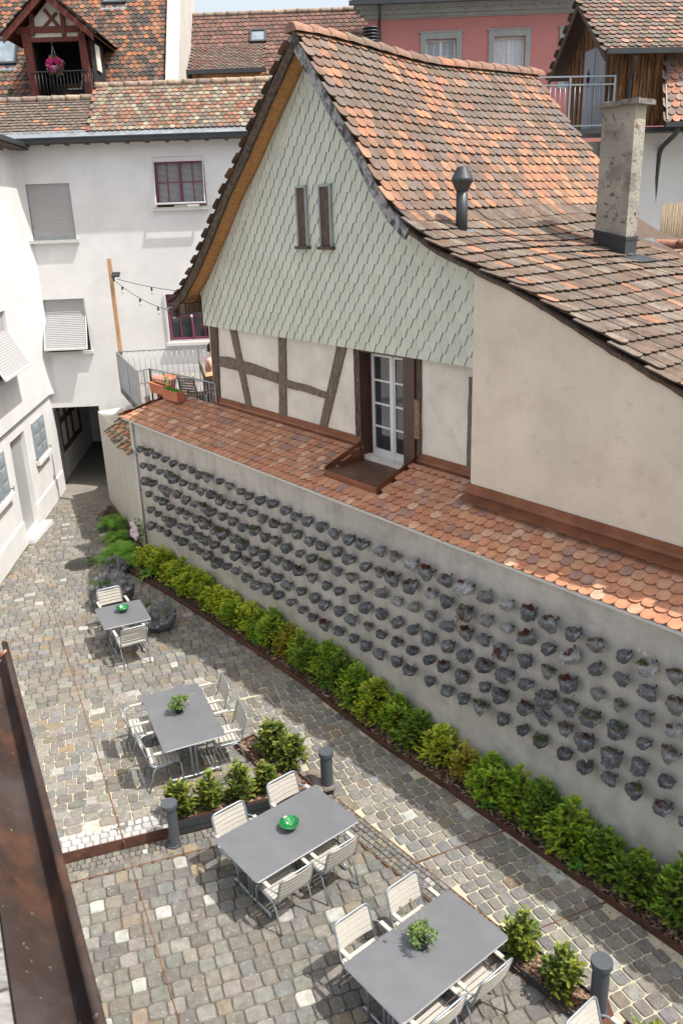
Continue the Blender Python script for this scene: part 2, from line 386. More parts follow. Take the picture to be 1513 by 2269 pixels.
pave(P1, RP, RX, RY, -6.5, 9, .02, 17.5, lambda x, y: zone(x, y) == 'up' and court(x, y) and free(x, y) and not (above(x, y) < RIM and (Vector((x, y, 0))-RP).dot(RX) < rimS+.1), .185, .15, .27, bow=.02, cf=lambda: settcol(.03, .014, 1.1))
tag(P1.build('upper_paving', 'cobble'), kind='structure')
P2 = MB()
PA = math.radians(24.5); PX = Vector((math.cos(PA), math.sin(PA), 0)); PY = Vector((-PX.y, PX.x, 0))
pave(P2, at(1001, 1850), PX, PY, -5, 5, -7, 6, lambda x, y: zone(x, y) == 'path' and wallside(x, y) > .05 and side(x, y) > .02, .185, .14, .22, gap=.0065, bow=.02, cf=lambda: settcol(.025, .008, 1.08))
tag(P2.build('path_paving', 'cobble'), kind='structure')
P3 = MB()
DIs = lambda x, y: -side(x, y)
pave(P3, RP, RX, RY, -6, 10, -9, -.42, lambda x, y: zone(x, y) == 'low' and (DIs(x, y) > .36), .20, .155, .25, gap=.004, cf=lambda: settcol(.035, .022, .92))
tag(P3.build('lower_paving', 'cobble'), kind='structure')
P4 = MB()
pave(P4, RP, RX, RY, -6, 10, -.40, -.02, lambda x, y: zone(x, y) == 'low' and DIs(x, y) > .36, .095, .07, .12, gap=.005, cf=lambda: settcol(.02, .05, .9))
pave(P4, DG0, DGd, DGn, .1, 9, -.34, -.02, lambda x, y: zone(x, y) == 'low', .085, .07, .11, gap=.005, cf=lambda: settcol(.02, .05, .88))
tag(P4.build('small_sett_border', 'cobble'), kind='structure')
P5 = MB()
J5 = MB(); J5.quad(rp(-6, .006, -.009), rp(rimS+.15, .006, -.009), rp(rimS+.15, RIM+.02, -.009), rp(-6, RIM+.02, -.009)); tag(J5.build('border_joints', 'joint grey'), kind='structure')
J6 = MB(); sE = (at(716, 1744)-RP).dot(RX); J6.quad(rp(rimS+.15, .006, -.0095), rp(sE, .006, -.0095), rp(sE, .2, -.0095), rp(rimS+.15, .2, -.0095))
for i in range(34):
    a, b = DG0+DGd*(-2.2+i*.35), DG0+DGd*(-2.2+(i+1)*.35); J6.quad(*[(p.x, p.y, pathz(p.x, p.y)-.0105) for p in (a, b, b+DGn*.32, a+DGn*.32)])
tag(J6.build('edge_joints', 'joint sand pale'), kind='structure')
pave(P5, RP, RX, RY, -6, rimS+.1, .02, RIM-.02, lambda x, y: x > leftx(y), .115, .09, .14, gap=.007, cf=lambda: jit((.36, .355, .345), .10))
tag(P5.build('white_sett_border', 'white sett'), kind='structure')
# steel strips set flush in the paving
ST = MB()
def strip(p, q, w_=.014, zf=None):
    n = max(2, int((q-p).length/.3)); pts = [p.lerp(q, i/n) for i in range(n+1)]
    for a, b in zip(pts, pts[1:]):
        m_ = (a+b)/2; z = (zf(m_.x, m_.y) if zf else gz(m_.x, m_.y))+.010
        ST.bar((a.x, a.y, z-.02), (b.x, b.y, z-.02), w_, .05)
strip(at(108, 1318), at(276, 1868)); strip(at(288, 1905, LOW), at(470, 2500, LOW))
strip(rp(-5, -.41), rp(2.0, -.41)); strip(DG0+DGd*.1-DGn*.02, DG0+DGd*8-DGn*.02, zf=pathz); strip(DG0+DGd*.6-DGn*.36, DG0+DGd*8-DGn*.36)
strip(at(920, 1906, LOW*.6), at(1119, 1833, LOW*.6)); strip(at(1200, 2056, LOW), at(1347, 1997, LOW))
tag(ST.build('steel_strip', 'rust strip'), kind='structure')
# riser of corten between upper and lower terrace
RS = MB(); r0 = rp(-6, 0); 
RS.bar(rp(-6, 0, (LOW+.012)/2-.01), rp(rimS+.12, 0, (LOW+.012)/2-.01), .02, .20); RS.bar(rp(rimS+.12, .0, LOW/2-.012), rp((at(716, 1744)-RP).dot(RX), .0, LOW/2-.012), .016, .17)
tag(RS.build('terrace_riser', 'corten'), kind='structure')
# concrete apron towards the passage
AP = MB(); AP.quad((-9.4, 23.6, .004), (-5.5, 23.6, .004), (-5.5, 40, .004), (-12, 40, .004)); tag(AP.build('passage_floor', 'asphalt'), kind='structure')
# manhole
mh = thing('manhole_cover', 'round dark cast iron manhole cover in the cobbles near the grey boulders', 'manhole cover', hat)
g = MB(); g.lathe([(.37, -.02), (.37, .012), (.35, .014), (.35, .006), (.02, .006)], n=40); 
for i in range(-8, 9):
    for j in range(-8, 9):
        if math.hypot(i, j) < 8.2: g.box(i*.04-.012, i*.04+.012, j*.04-.012, j*.04+.012, .005, .013)
g.build('cover', 'cast iron', mh, local=True)
g = MB(); g.lathe([(.41, -.02), (.41, .01), (.385, .01), (.385, -.02)], n=40); g.build('frame', 'cast iron', mh, local=True)

# ================================================================== tiles
def arc(n, w_, hw): return [(-w_/2+w_*i/n, hw*(1-math.sqrt(max(0, 1-(2*i/n-1)**2)))) for i in range(n+1)]
def tiles(g, prof, t0, t1, P, expo=.19, w_=.18, L=None, th=.014, colf=None, keep=None, n=6, bulge=.07, sag=.0, hj=.004, edge_shade=.35):
    """rows of beaver-tail tiles. prof: polyline [(h,z)] from eave to ridge; P(h,t,z)->point; t runs along the eave"""
    S = [0]
    for a, b in zip(prof, prof[1:]): S.append(S[-1]+math.hypot(b[0]-a[0], b[1]-a[1]))
    def at_s(s):
        if s <= 0:
            a, b = prof[0], prof[1]; i = 0
        else:
            i = min(len(S)-2, max(k for k in range(len(S)) if S[k] <= s)) ; a, b = prof[i], prof[i+1]
        k = (s-S[i])/(S[i+1]-S[i]); return a[0]+(b[0]-a[0])*k, a[1]+(b[1]-a[1])*k
    L = L or expo*1.55; row = 0; s = -.03
    wid = w_-.006
    while s < S[-1]-expo*.3:
        e = min(L, S[-1]-s); off = (row % 2)*w_/2; nt_ = int((t1-t0)/w_)+1
        rowh = (R()-.5)*.004
        for k in range(nt_):
            tc_ = t0+w_/2+k*w_+off-w_/4
            if tc_ > t1 or (keep and not keep(tc_, s)): continue
            ds = (R()-.5)*.008; dh = (R()-.5)*hj; rot = (R()-.5)*.02; tw = (R()-.5)*.006
            A = arc(n, wid, bulge); pts = []
            for (x, y) in A: pts.append((x+rot*y, s+ds+y))
            pts.append((wid/2, s+e)); pts.append((-wid/2, s+e))
            h0, z0 = at_s(s+ds); h1, z1 = at_s(s+ds+e)
            top = []; bot = []
            dx, dz = h1-h0, z1-z0; ll = math.hypot(dx, dz); nx_, nz_ = -dz/ll, dx/ll
            if nz_ < 0: nx_, nz_ = -nx_, -nz_
            for (x, y) in pts:
                k_ = (y-(s+ds))/e; hh = h0+dx*k_; zz = z0+dz*k_
                lift = (2.1*th)*(1-k_)+dh+rowh+tw*x/wid
                if sag: zz += sag*math.sin(3.1*(tc_-t0)/(t1-t0))*0
                top.append(P(hh+nx_*(lift+th), tc_+x, zz+nz_*(lift+th))); bot.append(P(hh+nx_*lift, tc_+x, zz+nz_*lift))
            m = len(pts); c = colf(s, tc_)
            g.add(top, [tuple(range(m))], col=c); ce = tuple(x*edge_shade for x in c); g.add(top+bot, [(i, m+i, m+i+1, i+1) for i in range(n+2-1)]+[(m-1, 2*m-1, m, 0)], col=ce)  # edge faces coloured darker to paint a shadow line under each row
        s += expo*(1+(R()-.5)*.04); row += 1
    return g
SAL = [(.36, .165, .085), (.31, .145, .078), (.28, .135, .08), (.33, .18, .105)]
BRN = [(.13, .085, .058), (.11, .073, .050), (.15, .10, .068), (.10, .074, .056), (.13, .095, .07)]
GRY = [(.12, .10, .088), (.105, .092, .085), (.14, .115, .10)]
def pick(*opts, blend=.30):
    if blend:
        m_ = [sum(o[0]*c[i] for o in opts for c in o[1])/max(1e-6, sum(o[0]*len(o[1]) for o in opts)) for i in range(3)]
        c = pick(*opts, blend=0); return tuple(a*(1-blend)+b*blend for a, b in zip(c, m_))
    r = R()
    for wgt, pal in opts:
        if r < wgt: return jit(random.choice(pal), .15)
        r -= wgt
    return jit(random.choice(opts[-1][1]), .15)
# ================================================================== stone wall with coping
def loc3(px, py, z): v = at(px, py, z)-B0; return v.dot(AV), v.dot(BV), z
WT = 3.62
wl = thing('retaining_wall', 'long grey rendered wall studded with rows of dark stones, capped with orange tiles', 'wall', B0, HRZ)
g = MB(); g.box(0, 19, 0, 1.0, -.25, WT-.02); g.build('wall', 'wall plaster', wl, local=True)
def smooth(x): x = min(1, max(0, x)); return x*x*(3-2*x)
cprof = [(-.14, 3.60), (.95, 4.13)]
ORG = [(.46, .20, .108), (.42, .178, .095), (.48, .235, .13), (.44, .195, .11), (.47, .265, .16)]
DKO = [(.24, .17, .15), (.34, .20, .16), (.29, .18, .145)]
def copc(s, t): return pick((.76, ORG), (.15, DKO), (.09, [(.58, .38, .26)]))
g = MB()
plA, plB = 7.35, 8.85
def ck(t, s):
    b = -.14+s*.9
    if t < -.28+max(0, b+.14)*.95: return False
    if 7.40 < t < 8.86 and b > .01: return False
    return True
tiles(g, cprof, -.3, 19, lambda h, t, z: (t, h, z), expo=.158, w_=.168, th=.016, colf=copc, keep=ck, n=8, bulge=.055, hj=.006, edge_shade=.75)
tiles(g, [(-.42, 3.60), (.55, 4.13)], -.14, 1.25, lambda h, t, z: (h, t, z), expo=.158, w_=.168, th=.016, colf=copc, keep=lambda t, s: t > -.14+s*.9*.95, n=8, bulge=.055, hj=.006, edge_shade=.75)
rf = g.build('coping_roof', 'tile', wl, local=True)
g = MB(); cz = lambda b: 3.585+(b+.11)*.482
g.prism([(-.36, -.11, cz(-.11)), (7.40, -.11, cz(-.11)), (7.40, 1.0, cz(1)), (.75, 1.0, cz(1))], (0, 0, -.03)); g.prism([(7.40, -.11, cz(-.11)), (8.84, -.11, cz(-.11)), (8.84, .18, cz(.18)), (7.40, .18, cz(.18))], (0, 0, -.03)); g.prism([(8.84, -.11, cz(-.11)), (19, -.11, cz(-.11)), (19, 1.0, cz(1)), (8.84, 1.0, cz(1))], (0, 0, -.03)); g.prism([(-.36, -.11, 3.58), (.75, 1.0, 4.115), (-.36, 1.25, 3.6)], (0, 0, -.03)); g.box(-.30, 19, -.115, -.06, 3.545, 3.59)
g.build('coping_board', 'white paint', wl, local=True)
g = MB(); g.box(-.25, .0, .02, 1.2, 0, 3.6); g.build('end_pier', 'side plaster', wl, local=True)
g = MB(); g.tube([(.05, -.03, 0), (.05, -.03, 3.6)], .018)
for z in (.9, 1.8, 2.7, 3.3): g.box(.015, .085, -.05, 0, z, z+.03)
g.build('conduit', 'galvanised', wl, local=True)
# ---------------- old side wall on the left with its own old tiles
SWa = math.atan2(1.06, -5.03)
sw = thing('side_wall', 'pale rendered side wall with crooked old tile coping, between the ferns and the passage', 'wall', B0, HRZ)
g = MB(); g.prism([(-.2, .12, 0), (-5.15, 1.17, 0), (-5.15, 1.9, 0), (-.2, .9, 0)], (0, 0, 2.75)); g.build('wall', 'side plaster', sw, local=True)
g = MB(); d_ = Vector((-4.95, 1.05, 0)).normalized(); n_ = Vector((-d_.y, d_.x, 0)); n_ = -n_ if n_.y < 0 else n_
OLD = [(.62, .27, .12), (.30, .22, .14), (.22, .17, .12), (.50, .36, .22), (.18, .15, .11)]
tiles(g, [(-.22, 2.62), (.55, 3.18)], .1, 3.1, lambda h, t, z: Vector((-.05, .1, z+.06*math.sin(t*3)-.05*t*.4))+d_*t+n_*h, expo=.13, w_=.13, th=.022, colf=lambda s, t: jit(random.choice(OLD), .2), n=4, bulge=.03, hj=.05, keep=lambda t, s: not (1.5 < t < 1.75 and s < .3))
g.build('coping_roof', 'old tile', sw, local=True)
g = MB(); g.prism([(-.02, .0, 3.05), (-.1, .1, 3.10), (-2.1, 1.1, 3.55), (-1.85, 1.35, 3.62), (-.3, .8, 3.3)], (0, 0, .03)); g.prism([(-.2, .35, 3.35), (-1.9, 1.35, 3.6), (-1.9, 1.35, 3.9), (-.45, .7, 3.75)], (.03, .03, 0)); g.build('flashing', 'dark galvanised', sw, local=True)
# ================================================================== gabled house
hs = thing('gabled_house', 'half timbered house with green shingled gable and sagging orange tile roof above the grey wall', 'house', B0, HRZ)
AX = 6.57
profR = [(6.57, 10.72), (7.5, 9.62), (8.12, 8.93), (8.46, 8.46), (8.82, 8.06), (9.17, 7.80), (9.61, 7.58), (10.39, 7.32), (11.06, 7.10), (11.61, 6.89), (12.54, 6.50), (13.58, 6.08), (17.6, 4.5)]
profL = [(6.57, 10.72), (5.55, 9.82), (4.75, 9.08), (4.07, 8.50), (3.18, 7.62), (2.57, 7.06), (2.0, 6.62), (1.45, 6.30)]
VB = .56; BACK = 6.2
def sag(b, z): return -.27*smooth((b-VB)/3.2)*smooth((z-7.8)/2.9)
def rz_(a):
    pr = profR if a >= AX else profL
    for p, q in zip(pr, pr[1:]):
        if min(p[0], q[0]) <= a <= max(p[0], q[0]): return p[1]+(q[1]-p[1])*(a-p[0])/(q[0]-p[0])
    return pr[-1][1]
def roofc(s, t):
    a = s; nz_ = noise.noise(Vector((s*.55, t*.7, 3)))+.6*noise.noise(Vector((s*1.6, t*1.6, 9)))
    if a > 9.3: k = min(.68, max(.08, .36+.55*nz_)); return pick((k, SAL), (.62*(1-k), BRN), (.38*(1-k), GRY))
    return pick((.12, SAL), (.48, BRN), (.40, [(.15, .125, .10), (.12, .10, .085), (.19, .155, .125)]))
pr = [(-a, z) for a, z in profR[::-1]]
g = MB(); tiles(g, pr, VB, BACK, lambda h, t, z: (-h, t, z+sag(t, z)), expo=.20, w_=.160, th=.018, colf=roofc, n=7, bulge=.06, hj=.008, edge_shade=.4, keep=lambda t, s: s > 9.3)
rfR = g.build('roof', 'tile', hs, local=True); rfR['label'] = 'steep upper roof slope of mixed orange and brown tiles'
g = MB(); tiles(g, pr, VB, BACK, lambda h, t, z: (-h, t, z+.02*math.sin(t*1.7+h*2)), expo=.275, w_=.160, th=.021, colf=roofc, n=7, bulge=.04, hj=.012, edge_shade=.4, keep=lambda t, s: s <= 9.3 and t < (BACK if s > 8.8 else 4.75))
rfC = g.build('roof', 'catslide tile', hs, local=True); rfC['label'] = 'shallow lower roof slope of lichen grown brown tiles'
pl = [(a, z) for a, z in profL[::-1]]
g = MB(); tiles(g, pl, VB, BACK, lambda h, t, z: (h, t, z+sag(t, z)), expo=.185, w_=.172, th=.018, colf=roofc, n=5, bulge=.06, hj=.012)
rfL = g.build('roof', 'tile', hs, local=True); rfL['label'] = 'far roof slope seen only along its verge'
# decking below the tiles
g = MB()
for pr_ in (profR, profL):
    sub_ = [(p[0]+(q[0]-p[0])*i/5, p[1]+(q[1]-p[1])*i/5) for p, q in zip(pr_, pr_[1:]) for i in range(5)]+[pr_[-1]]
    for (p, q) in zip(sub_, sub_[1:]):
        for k in range(6):
            b0 = VB+.03+(BACK-VB-.03)*k/6; b1 = VB+.03+(BACK-VB-.03)*(k+1)/6; e0 = lambda b, z: z+sag(b, z)-.055
            g.add([(p[0], b0, e0(b0, p[1])), (q[0], b0, e0(b0, q[1])), (q[0], b1, e0(b1, q[1])), (p[0], b1, e0(b1, p[1]))], [(0, 1, 2, 3)])
g.build('roof_deck', 'old timber', hs, local=True)
# ridge tiles
rt = MB(); b = VB-.04
k = 0
while b < BACK:
    z0 = 10.72+sag(b, 10.7)+.02; z1 = 10.72+sag(b+.36, 10.7)+.02
    V = []; N_ = 8
    for (bb, zz, r) in ((b, z0, .135), (b+.05, z0+.0, .15), (b+.38, z1, .12)):
        for i in range(N_+1):
            th = math.pi*i/N_; V.append((AX+r*math.cos(th)*1.15, bb, zz-.07+r*math.sin(th)))
    fs = [(j*(N_+1)+i, j*(N_+1)+i+1, (j+1)*(N_+1)+i+1, (j+1)*(N_+1)+i) for j in range(2) for i in range(N_)]
    rt.add(V, fs, col=jit(random.choice([(.32, .145, .085), (.22, .13, .09), (.26, .14, .09), (.17, .115, .085)]), .1), smooth=True)
    rt.add([V[i] for i in range(N_+1)], [tuple(range(N_+1))], col=(.25, .14, .09))
    b += .345; k += 1
rt.build('ridge_tiles', 'tile', hs, local=True)
# verge boards
def band(g, pr_, lo, hi, b0, b1, amax=None, amin=None, wob=0):
    """band under the roof profile between vertical-normal offsets lo..hi (negative = below)"""
    pts = [p for p in pr_ if (amax is None or p[0] <= amax) and (amin is None or p[0] >= amin)]
    # refine
    fine = []
    for p, q in zip(pts, pts[1:]):
        n = max(1, int(math.hypot(q[0]-p[0], q[1]-p[1])/.12))
        fine += [(p[0]+(q[0]-p[0])*i/n, p[1]+(q[1]-p[1])*i/n) for i in range(n)]
    fine.append(pts[-1]); out = []
    for i, p in enumerate(fine):
        q0 = fine[max(0, i-1)]; q1 = fine[min(len(fine)-1, i+1)]; dx, dz = q1[0]-q0[0], q1[1]-q0[1]; l = math.hypot(dx, dz); nx_, nz_ = -dz/l, dx/l
        if nz_ < 0: nx_, nz_ = -nx_, -nz_
        wv = wob*(R()-.5)
        out.append(((p[0]+nx_*hi, p[1]+nz_*hi), (p[0]+nx_*(lo+wv), p[1]+nz_*(lo+wv))))
    V = []
    for (h, l_) in out: V += [(h[0], b0, h[1]), (l_[0], b0, l_[1]), (l_[0], b1, l_[1]), (h[0], b1, h[1])]
    fs = []
    for i in range(len(out)-1):
        o = i*4
        for j in range(4): fs.append((o+j, o+(j+1) % 4, o+4+(j+1) % 4, o+4+j))
    g.add(V, fs+[(0, 1, 2, 3), tuple(len(V)-4+i for i in range(4))][:2]); return out
g = MB(); band(g, profR, -.22, -.04, VB+.03, VB+.09, amax=9.3, wob=.006); o = g.build('verge_board', 'painted verge', hs, local=True); o['label'] = 'weathered grey painted verge board'
g = MB(); band(g, profR, -.11, -.04, VB+.05, VB+.10, amin=9.1, wob=.025); g.build('verge_board', 'old timber', hs, local=True)
g = MB(); band(g, profL, -.21, -.04, VB+.03, VB+.08, wob=.006); o = g.build('verge_board', 'verge board', hs, local=True); o['label'] = 'dark peeling wooden verge board'
g = MB(); band(g, profL, -.15, -.11, VB+.08, 1.0); g.build('soffit', 'soffit wood', hs, local=True)
g = MB(); band(g, profR, -.12, -.08, VB+.09, 1.0); g.build('soffit', 'old timber', hs, local=True)
g = MB(); g.obox((1.98, .9, 6.22), (.10, 0, 0), (0, .30, 0), (0, 0, .10)); g.obox((1.52, .66, 6.10), (.05, 0, 0), (0, .08, 0), (0, 0, .09)); g.build('purlin', 'old timber', hs, local=True)
g = MB()
for i in range(9):
    th = math.pi+math.pi*i/8
    pass
V = []
for bb in (VB-.02, BACK):
    for i in range(9):
        th = math.pi+math.pi*i/8; V.append((1.36+.075*math.cos(th), bb, 6.20+.075*math.sin(th)))
g.add(V, [(i, i+1, 10+i, 9+i) for i in range(8)]); g.add(V[:9], [tuple(range(9))]); g.build('gutter', 'zinc', hs, local=True)
# ---- walls
FB = 1.06
def gab(b0, b1, off, a0, a1, zb, step=.25):
    """polygon of the wall front under the roof"""
    xs = [a0]; a = a0
    while a < a1-.01: a = min(a1, a+step); xs.append(a)
    if a0 < AX < a1: xs.append(AX); xs.sort()
    return [(a0, b0, zb)]+[(a1, b0, zb)]+[(x, b0, rz_(x)-off) for x in xs[::-1]]
DX0, DX1 = pb(650+440*.33047, 600+700*.33047, FB)[0], pb(650+815*.33047, 600+900*.33047, FB)[0]
g = MB(); g.box(2.2, DX0, FB, FB+.3, 3.4, 5.9); g.box(DX1, 10.5, FB, FB+.3, 3.4, 5.9); g.box(DX0, DX1, FB+.001, FB+.3, 3.4, 3.98); g.box(DX0, DX1, FB+.001, FB+.3, 5.85, 5.9); g.box(2.2, 10.16, FB+1.6, BACK-.2, 3.4, 5.9); g.box(2.2, 2.5, FB+.3, FB+1.6, 3.4, 5.9)
g.build('wall', 'infill plaster', hs, local=True)['label'] = 'pale rendered infill between the timbers'
g = MB()
P = gab(1.0, 0, .20, 2.2, 10.5, 5.86)
g.prism(P, (0, .2, 0)); g.build('attic_wall', 'dark inside', hs, local=True)
g = MB(); P = gab(.66, 0, .13, 10.38, 17.0, 3.4); g.prism(P, (0, 5.3, 0)); g.build('side_extension', 'tan plaster', hs, local=True)['label'] = 'large blank tan rendered wall'
# ---- shingles of the gable (clipped to the outline, slab by slab)
def clip(poly, nx_, nz_, d):
    out = []
    for i in range(len(poly)):
        p, q = poly[i], poly[(i+1) % len(poly)]; fp = p[0]*nx_+p[1]*nz_-d; fq = q[0]*nx_+q[1]*nz_-d
        if fp >= 0: out.append(p)
        if fp*fq < 0: t = fp/(fp-fq); out.append((p[0]+(q[0]-p[0])*t, p[1]+(q[1]-p[1])*t))
    return out
SB = .97; A0, A1, Z0 = 2.2, 10.45, 5.86
def top_at(a, off): return rz_(a)-off
offv = .24
brk = sorted(set([A0, A1, AX]+[p[0] for p in profL+profR if A0 < p[0] < A1]))
def gable_plate(g, poly, bf, col):
    """polygon (a,z) clipped below the roof line; bf(a,z) gives its b"""
    for x0, x1 in zip(brk, brk[1:]):
        if max(p[0] for p in poly) <= x0 or min(p[0] for p in poly) >= x1: continue
        q = clip(poly, 1, 0, x0); q = clip(q, -1, 0, -x1) if len(q) > 2 else q
        if len(q) < 3: continue
        za, zb = top_at(x0+1e-4, offv), top_at(x1-1e-4, offv); dx, dz = x1-x0, zb-za; nx_, nz_ = dz, -dx
        q = clip(q, nx_, nz_, nx_*x0+nz_*za)
        if len(q) > 2: q = clip(q, 0, 1, Z0-.012)
        if len(q) < 3: continue
        n = len(q); V = [(a, bf(a, z), z) for a, z in q]+[(a, bf(a, z)+.014, z) for a, z in q]
        g.add(V, [tuple(range(n))], col=col); g.add(V, [(i, (i+1) % n, n+(i+1) % n, n+i) for i in range(n)], col=(.10, .10, .085))  # side faces coloured dark, painting in the shadow lines between shingles
g = MB(); W_, H_ = .128, .156
row = -1
z = Z0-.34
while z < 10.6:
    x = A0-W_+(W_ if row % 2 else 0)
    while x < A1+W_:
        cx_ = x; poly = [(cx_-.055, z), (cx_+.055, z), (cx_+W_-.012, z+H_-.014), (cx_+W_, z+H_+.03), (cx_+.02, z+2*H_), (cx_-.02, z+2*H_), (cx_-W_, z+H_+.03), (cx_-W_+.012, z+H_-.014)]
        jz = (R()-.5)*.002
        gable_plate(g, poly, lambda a, zz, c=cx_, z_=z, j=jz: SB-.004-.015*((a-c)/W_+1)/2-.013*(1-(zz-z_)/(2*H_))+j, jit((.55, .57, .475), .05))
        x += 2*W_
    z += H_; row += 1
MATS['shingle'].node_tree  # plain green-grey fibre shingles
g.build('shingle_cladding', 'shingle', hs, local=True)
# border courses following both verges
def border(pr_, amin, amax, wdt, b):
    fine = []
    for p, q in zip(pr_, pr_[1:]):
        if max(p[0], q[0]) <= amin or min(p[0], q[0]) >= amax: continue
        L_ = math.hypot(q[0]-p[0], q[1]-p[1]); n = max(1, round(L_/.17))
        for i in range(n):
            u0 = (p[0]+(q[0]-p[0])*i/n, p[1]+(q[1]-p[1])*i/n); u1 = (p[0]+(q[0]-p[0])*(i+1.03)/n, p[1]+(q[1]-p[1])*(i+1.03)/n)
            if not (amin <= u0[0] <= amax and amin <= u1[0] <= amax): continue
            dx, dz = (q[0]-p[0])/L_, (q[1]-p[1])/L_; nx_, nz_ = -dz, dx
            if nz_ < 0: nx_, nz_ = -nx_, -nz_
            o0, o1 = -.19, -.19-wdt
            sl_ = .03
            c = jit((.58, .58, .50), .05); V = [(u0[0]+nx_*o0, b, u0[1]+nz_*o0), (u1[0]+nx_*o0, b+.008, u1[1]+nz_*o0), (u1[0]+nx_*o1+dx*.06, b-.002, u1[1]+nz_*o1+dz*.06), (u0[0]+nx_*o1+dx*.06, b-.010, u0[1]+nz_*o1+dz*.06)]
            g.add(V+[(v[0], v[1]+.012, v[2]) for v in V], [(0, 1, 2, 3)]+[(i_, (i_+1) % 4, 4+(i_+1) % 4, 4+i_) for i_ in range(4)], col=c)
g = MB(); border(profL, 2.25, 6.4, .30, .952); g.build('shingle_border', 'shingle border', hs, local=True)
g = MB(); border(profR, 8.5, 10.42, .30, .952); g.build('shingle_border', 'shingle border', hs, local=True)
# slot windows
for (x0, x1, y0, y1) in ((660, 683, 417, 545), (711, 736, 414, 546)):
    a0, zt = pb(x0, y0, .95); a1, zb = pb(x1+1, y1, .95)
    g = MB(); f_ = .035
    for bx in ((a0-f_, a0, zb, zt), (a1, a1+f_, zb, zt), (a0-f_, a1+f_, zt, zt+f_)): g.box(bx[0], bx[1], .90, .965, bx[2], bx[3])
    wn = g.build('slot_window', 'grey stone trim', hs, local=True)
    g = MB(); g.box(a0, a1, .925, .935, zb, zt); g.box(a0+.05, a1, .915, .925, zb, zb+.30*(zt-zb)); g.build('pane', 'old timber', wn, local=True)  # dark panel painted in for the shaded slot; no hole is cut
    g = MB(); g.box(a0-.07, a1+.07, .86, .965, zb-.05, zb-.002); g.build('sill', 'old timber', wn, local=True)
# ---- timbers: traced on the wall plane, 3 cm proud, rough edged
def z6(X, Y): return (230+X*.33047, 550+Y*.33047)
def z7(X, Y): return (650+X*.33047, 600+Y*.33047)
def timber(pts, f, m='old timber', proud=.028, b=FB, label=None):
    P = [pb(*f(*p), b-proud) for p in pts]; out = []
    for i in range(len(P)):
        p, q = P[i], P[(i+1) % len(P)]; n = max(1, int(math.hypot(q[0]-p[0], q[1]-p[1])/.12))
        for k in range(n):
            j_ = 0 if k == 0 else .012*(R()-.5)
            out.append((p[0]+(q[0]-p[0])*k/n+j_, b-proud, p[1]+(q[1]-p[1])*k/n+j_))
    g = MB(); g.prism(out, (0, proud+.01, 0)); o = g.build('timber_beam', m, hs, local=True)
    if label: o['label'] = label
timber([(707, 505), (757, 510), (777, 1005), (742, 1000)], z6, 'old timber', .035)
timber([(838, 520), (880, 528), (988, 1064), (952, 1056)], z6, 'grey timber', .03)
timber([(1168, 570), (1215, 575), (1222, 1128), (1175, 1115)], z6, 'grey timber', .031)
timber([(765, 725), (828, 728), (890, 745), (1000, 775), (1165, 835), (1165, 908), (1020, 860), (895, 822), (770, 790)], z6, 'grey timber', .022, label='bowed grey rail left of the middle post')
timber([(1218, 880), (1350, 915), (1490, 965), (1480, 1007), (1350, 965), (1220, 935)], z6, 'grey timber', .022, label='bowed grey rail right of the middle post')
timber([(290, 500), (352, 510), (222, 1047), (172, 1040)], z7, 'grey timber', .03)
timber([(400, 515), (440, 522), (452, 1118), (418, 1112)], z7, 'verge board', .035)
timber([(818, 590), (852, 595), (852, 1240), (824, 1240)], z7, 'old timber', .03)
timber([(1174, 712), (1198, 715), (1190, 1345), (1158, 1338)], z7, 'grey timber', .03)
g = MB(); a0, zt = pb(*z7(812, 862), FB-.06); a1, zb = pb(*z7(842, 1130), FB-.06); g.box(a0, a1, FB-.07, FB-.028, zb, zt); g.build('plank', 'terrace wood', hs, local=True)
# ---- french door, set back
DB = 1.24
aL = pb(*z7(520, 570), DB)[0]; zB = pb(*z7(540, 1225), DB)[1]; zT = 5.84; aR = aL+1.08; aM = (aL+aR)/2
aJ0, aJ1 = pb(*z7(438, 700), FB-.03)[0], pb(*z7(815, 900), FB-.05)[0]
g = MB(); g.box(aJ0, aJ0+.03, FB-.04, DB+.06, zB-.1, 5.86); g.box(aR, aR+.05, FB-.05, DB+.06, zB-.1, 5.86); g.box(aR+.005, aJ1, FB-.07, FB-.005, zB-.06, 5.86); g.box(aJ0, aJ1, FB-.02, DB, 5.80, 5.865)
g.box(aJ0+.03, aL, DB-.01, DB+.05, zB, 5.86); g.box(aJ0, aR, DB+.09, DB+.10, zB-.1, 5.86)
g.build('door_frame', 'dark brown paint', hs, local=True)
dr = MB(); fw_ = .065
for (x0, x1) in ((aL, aM-.003), (aM+.003, aR)):
    dr.box(x0, x0+fw_, DB, DB+.05, zB, zT-.05); dr.box(x1-fw_, x1, DB, DB+.05, zB, zT-.05)
    dr.box(x0+fw_, x1-fw_, DB+.001, DB+.049, zB, zB+.12); dr.box(x0+fw_, x1-fw_, DB+.001, DB+.049, zT-.13, zT-.05)
    for k in (1, 2, 3):
        zz = zB+.12+(zT-.13-zB-.12)*k/4; dr.box(x0+fw_, x1-fw_, DB+.005, DB+.045, zz-.016, zz+.016)
dr.box(aM-.035, aM+.035, DB-.012, DB, zB, zT-.05)
dro = dr.build('french_door', 'white paint', hs, local=True); dro['label'] = 'white glazed double door with small panes'
for (x0, x1) in ((aL+fw_, aM-fw_), (aM+fw_, aR-fw_)):
    for k in range(4):
        zz0 = zB+.12+(zT-.13-zB-.12)*k/4+.016; zz1 = zB+.12+(zT-.13-zB-.12)*(k+1)/4-.016
        g = MB(); g.box(x0, x1, DB+.02, DB+.028, zz0, zz1); g.build('pane', 'glass', dro, local=True)
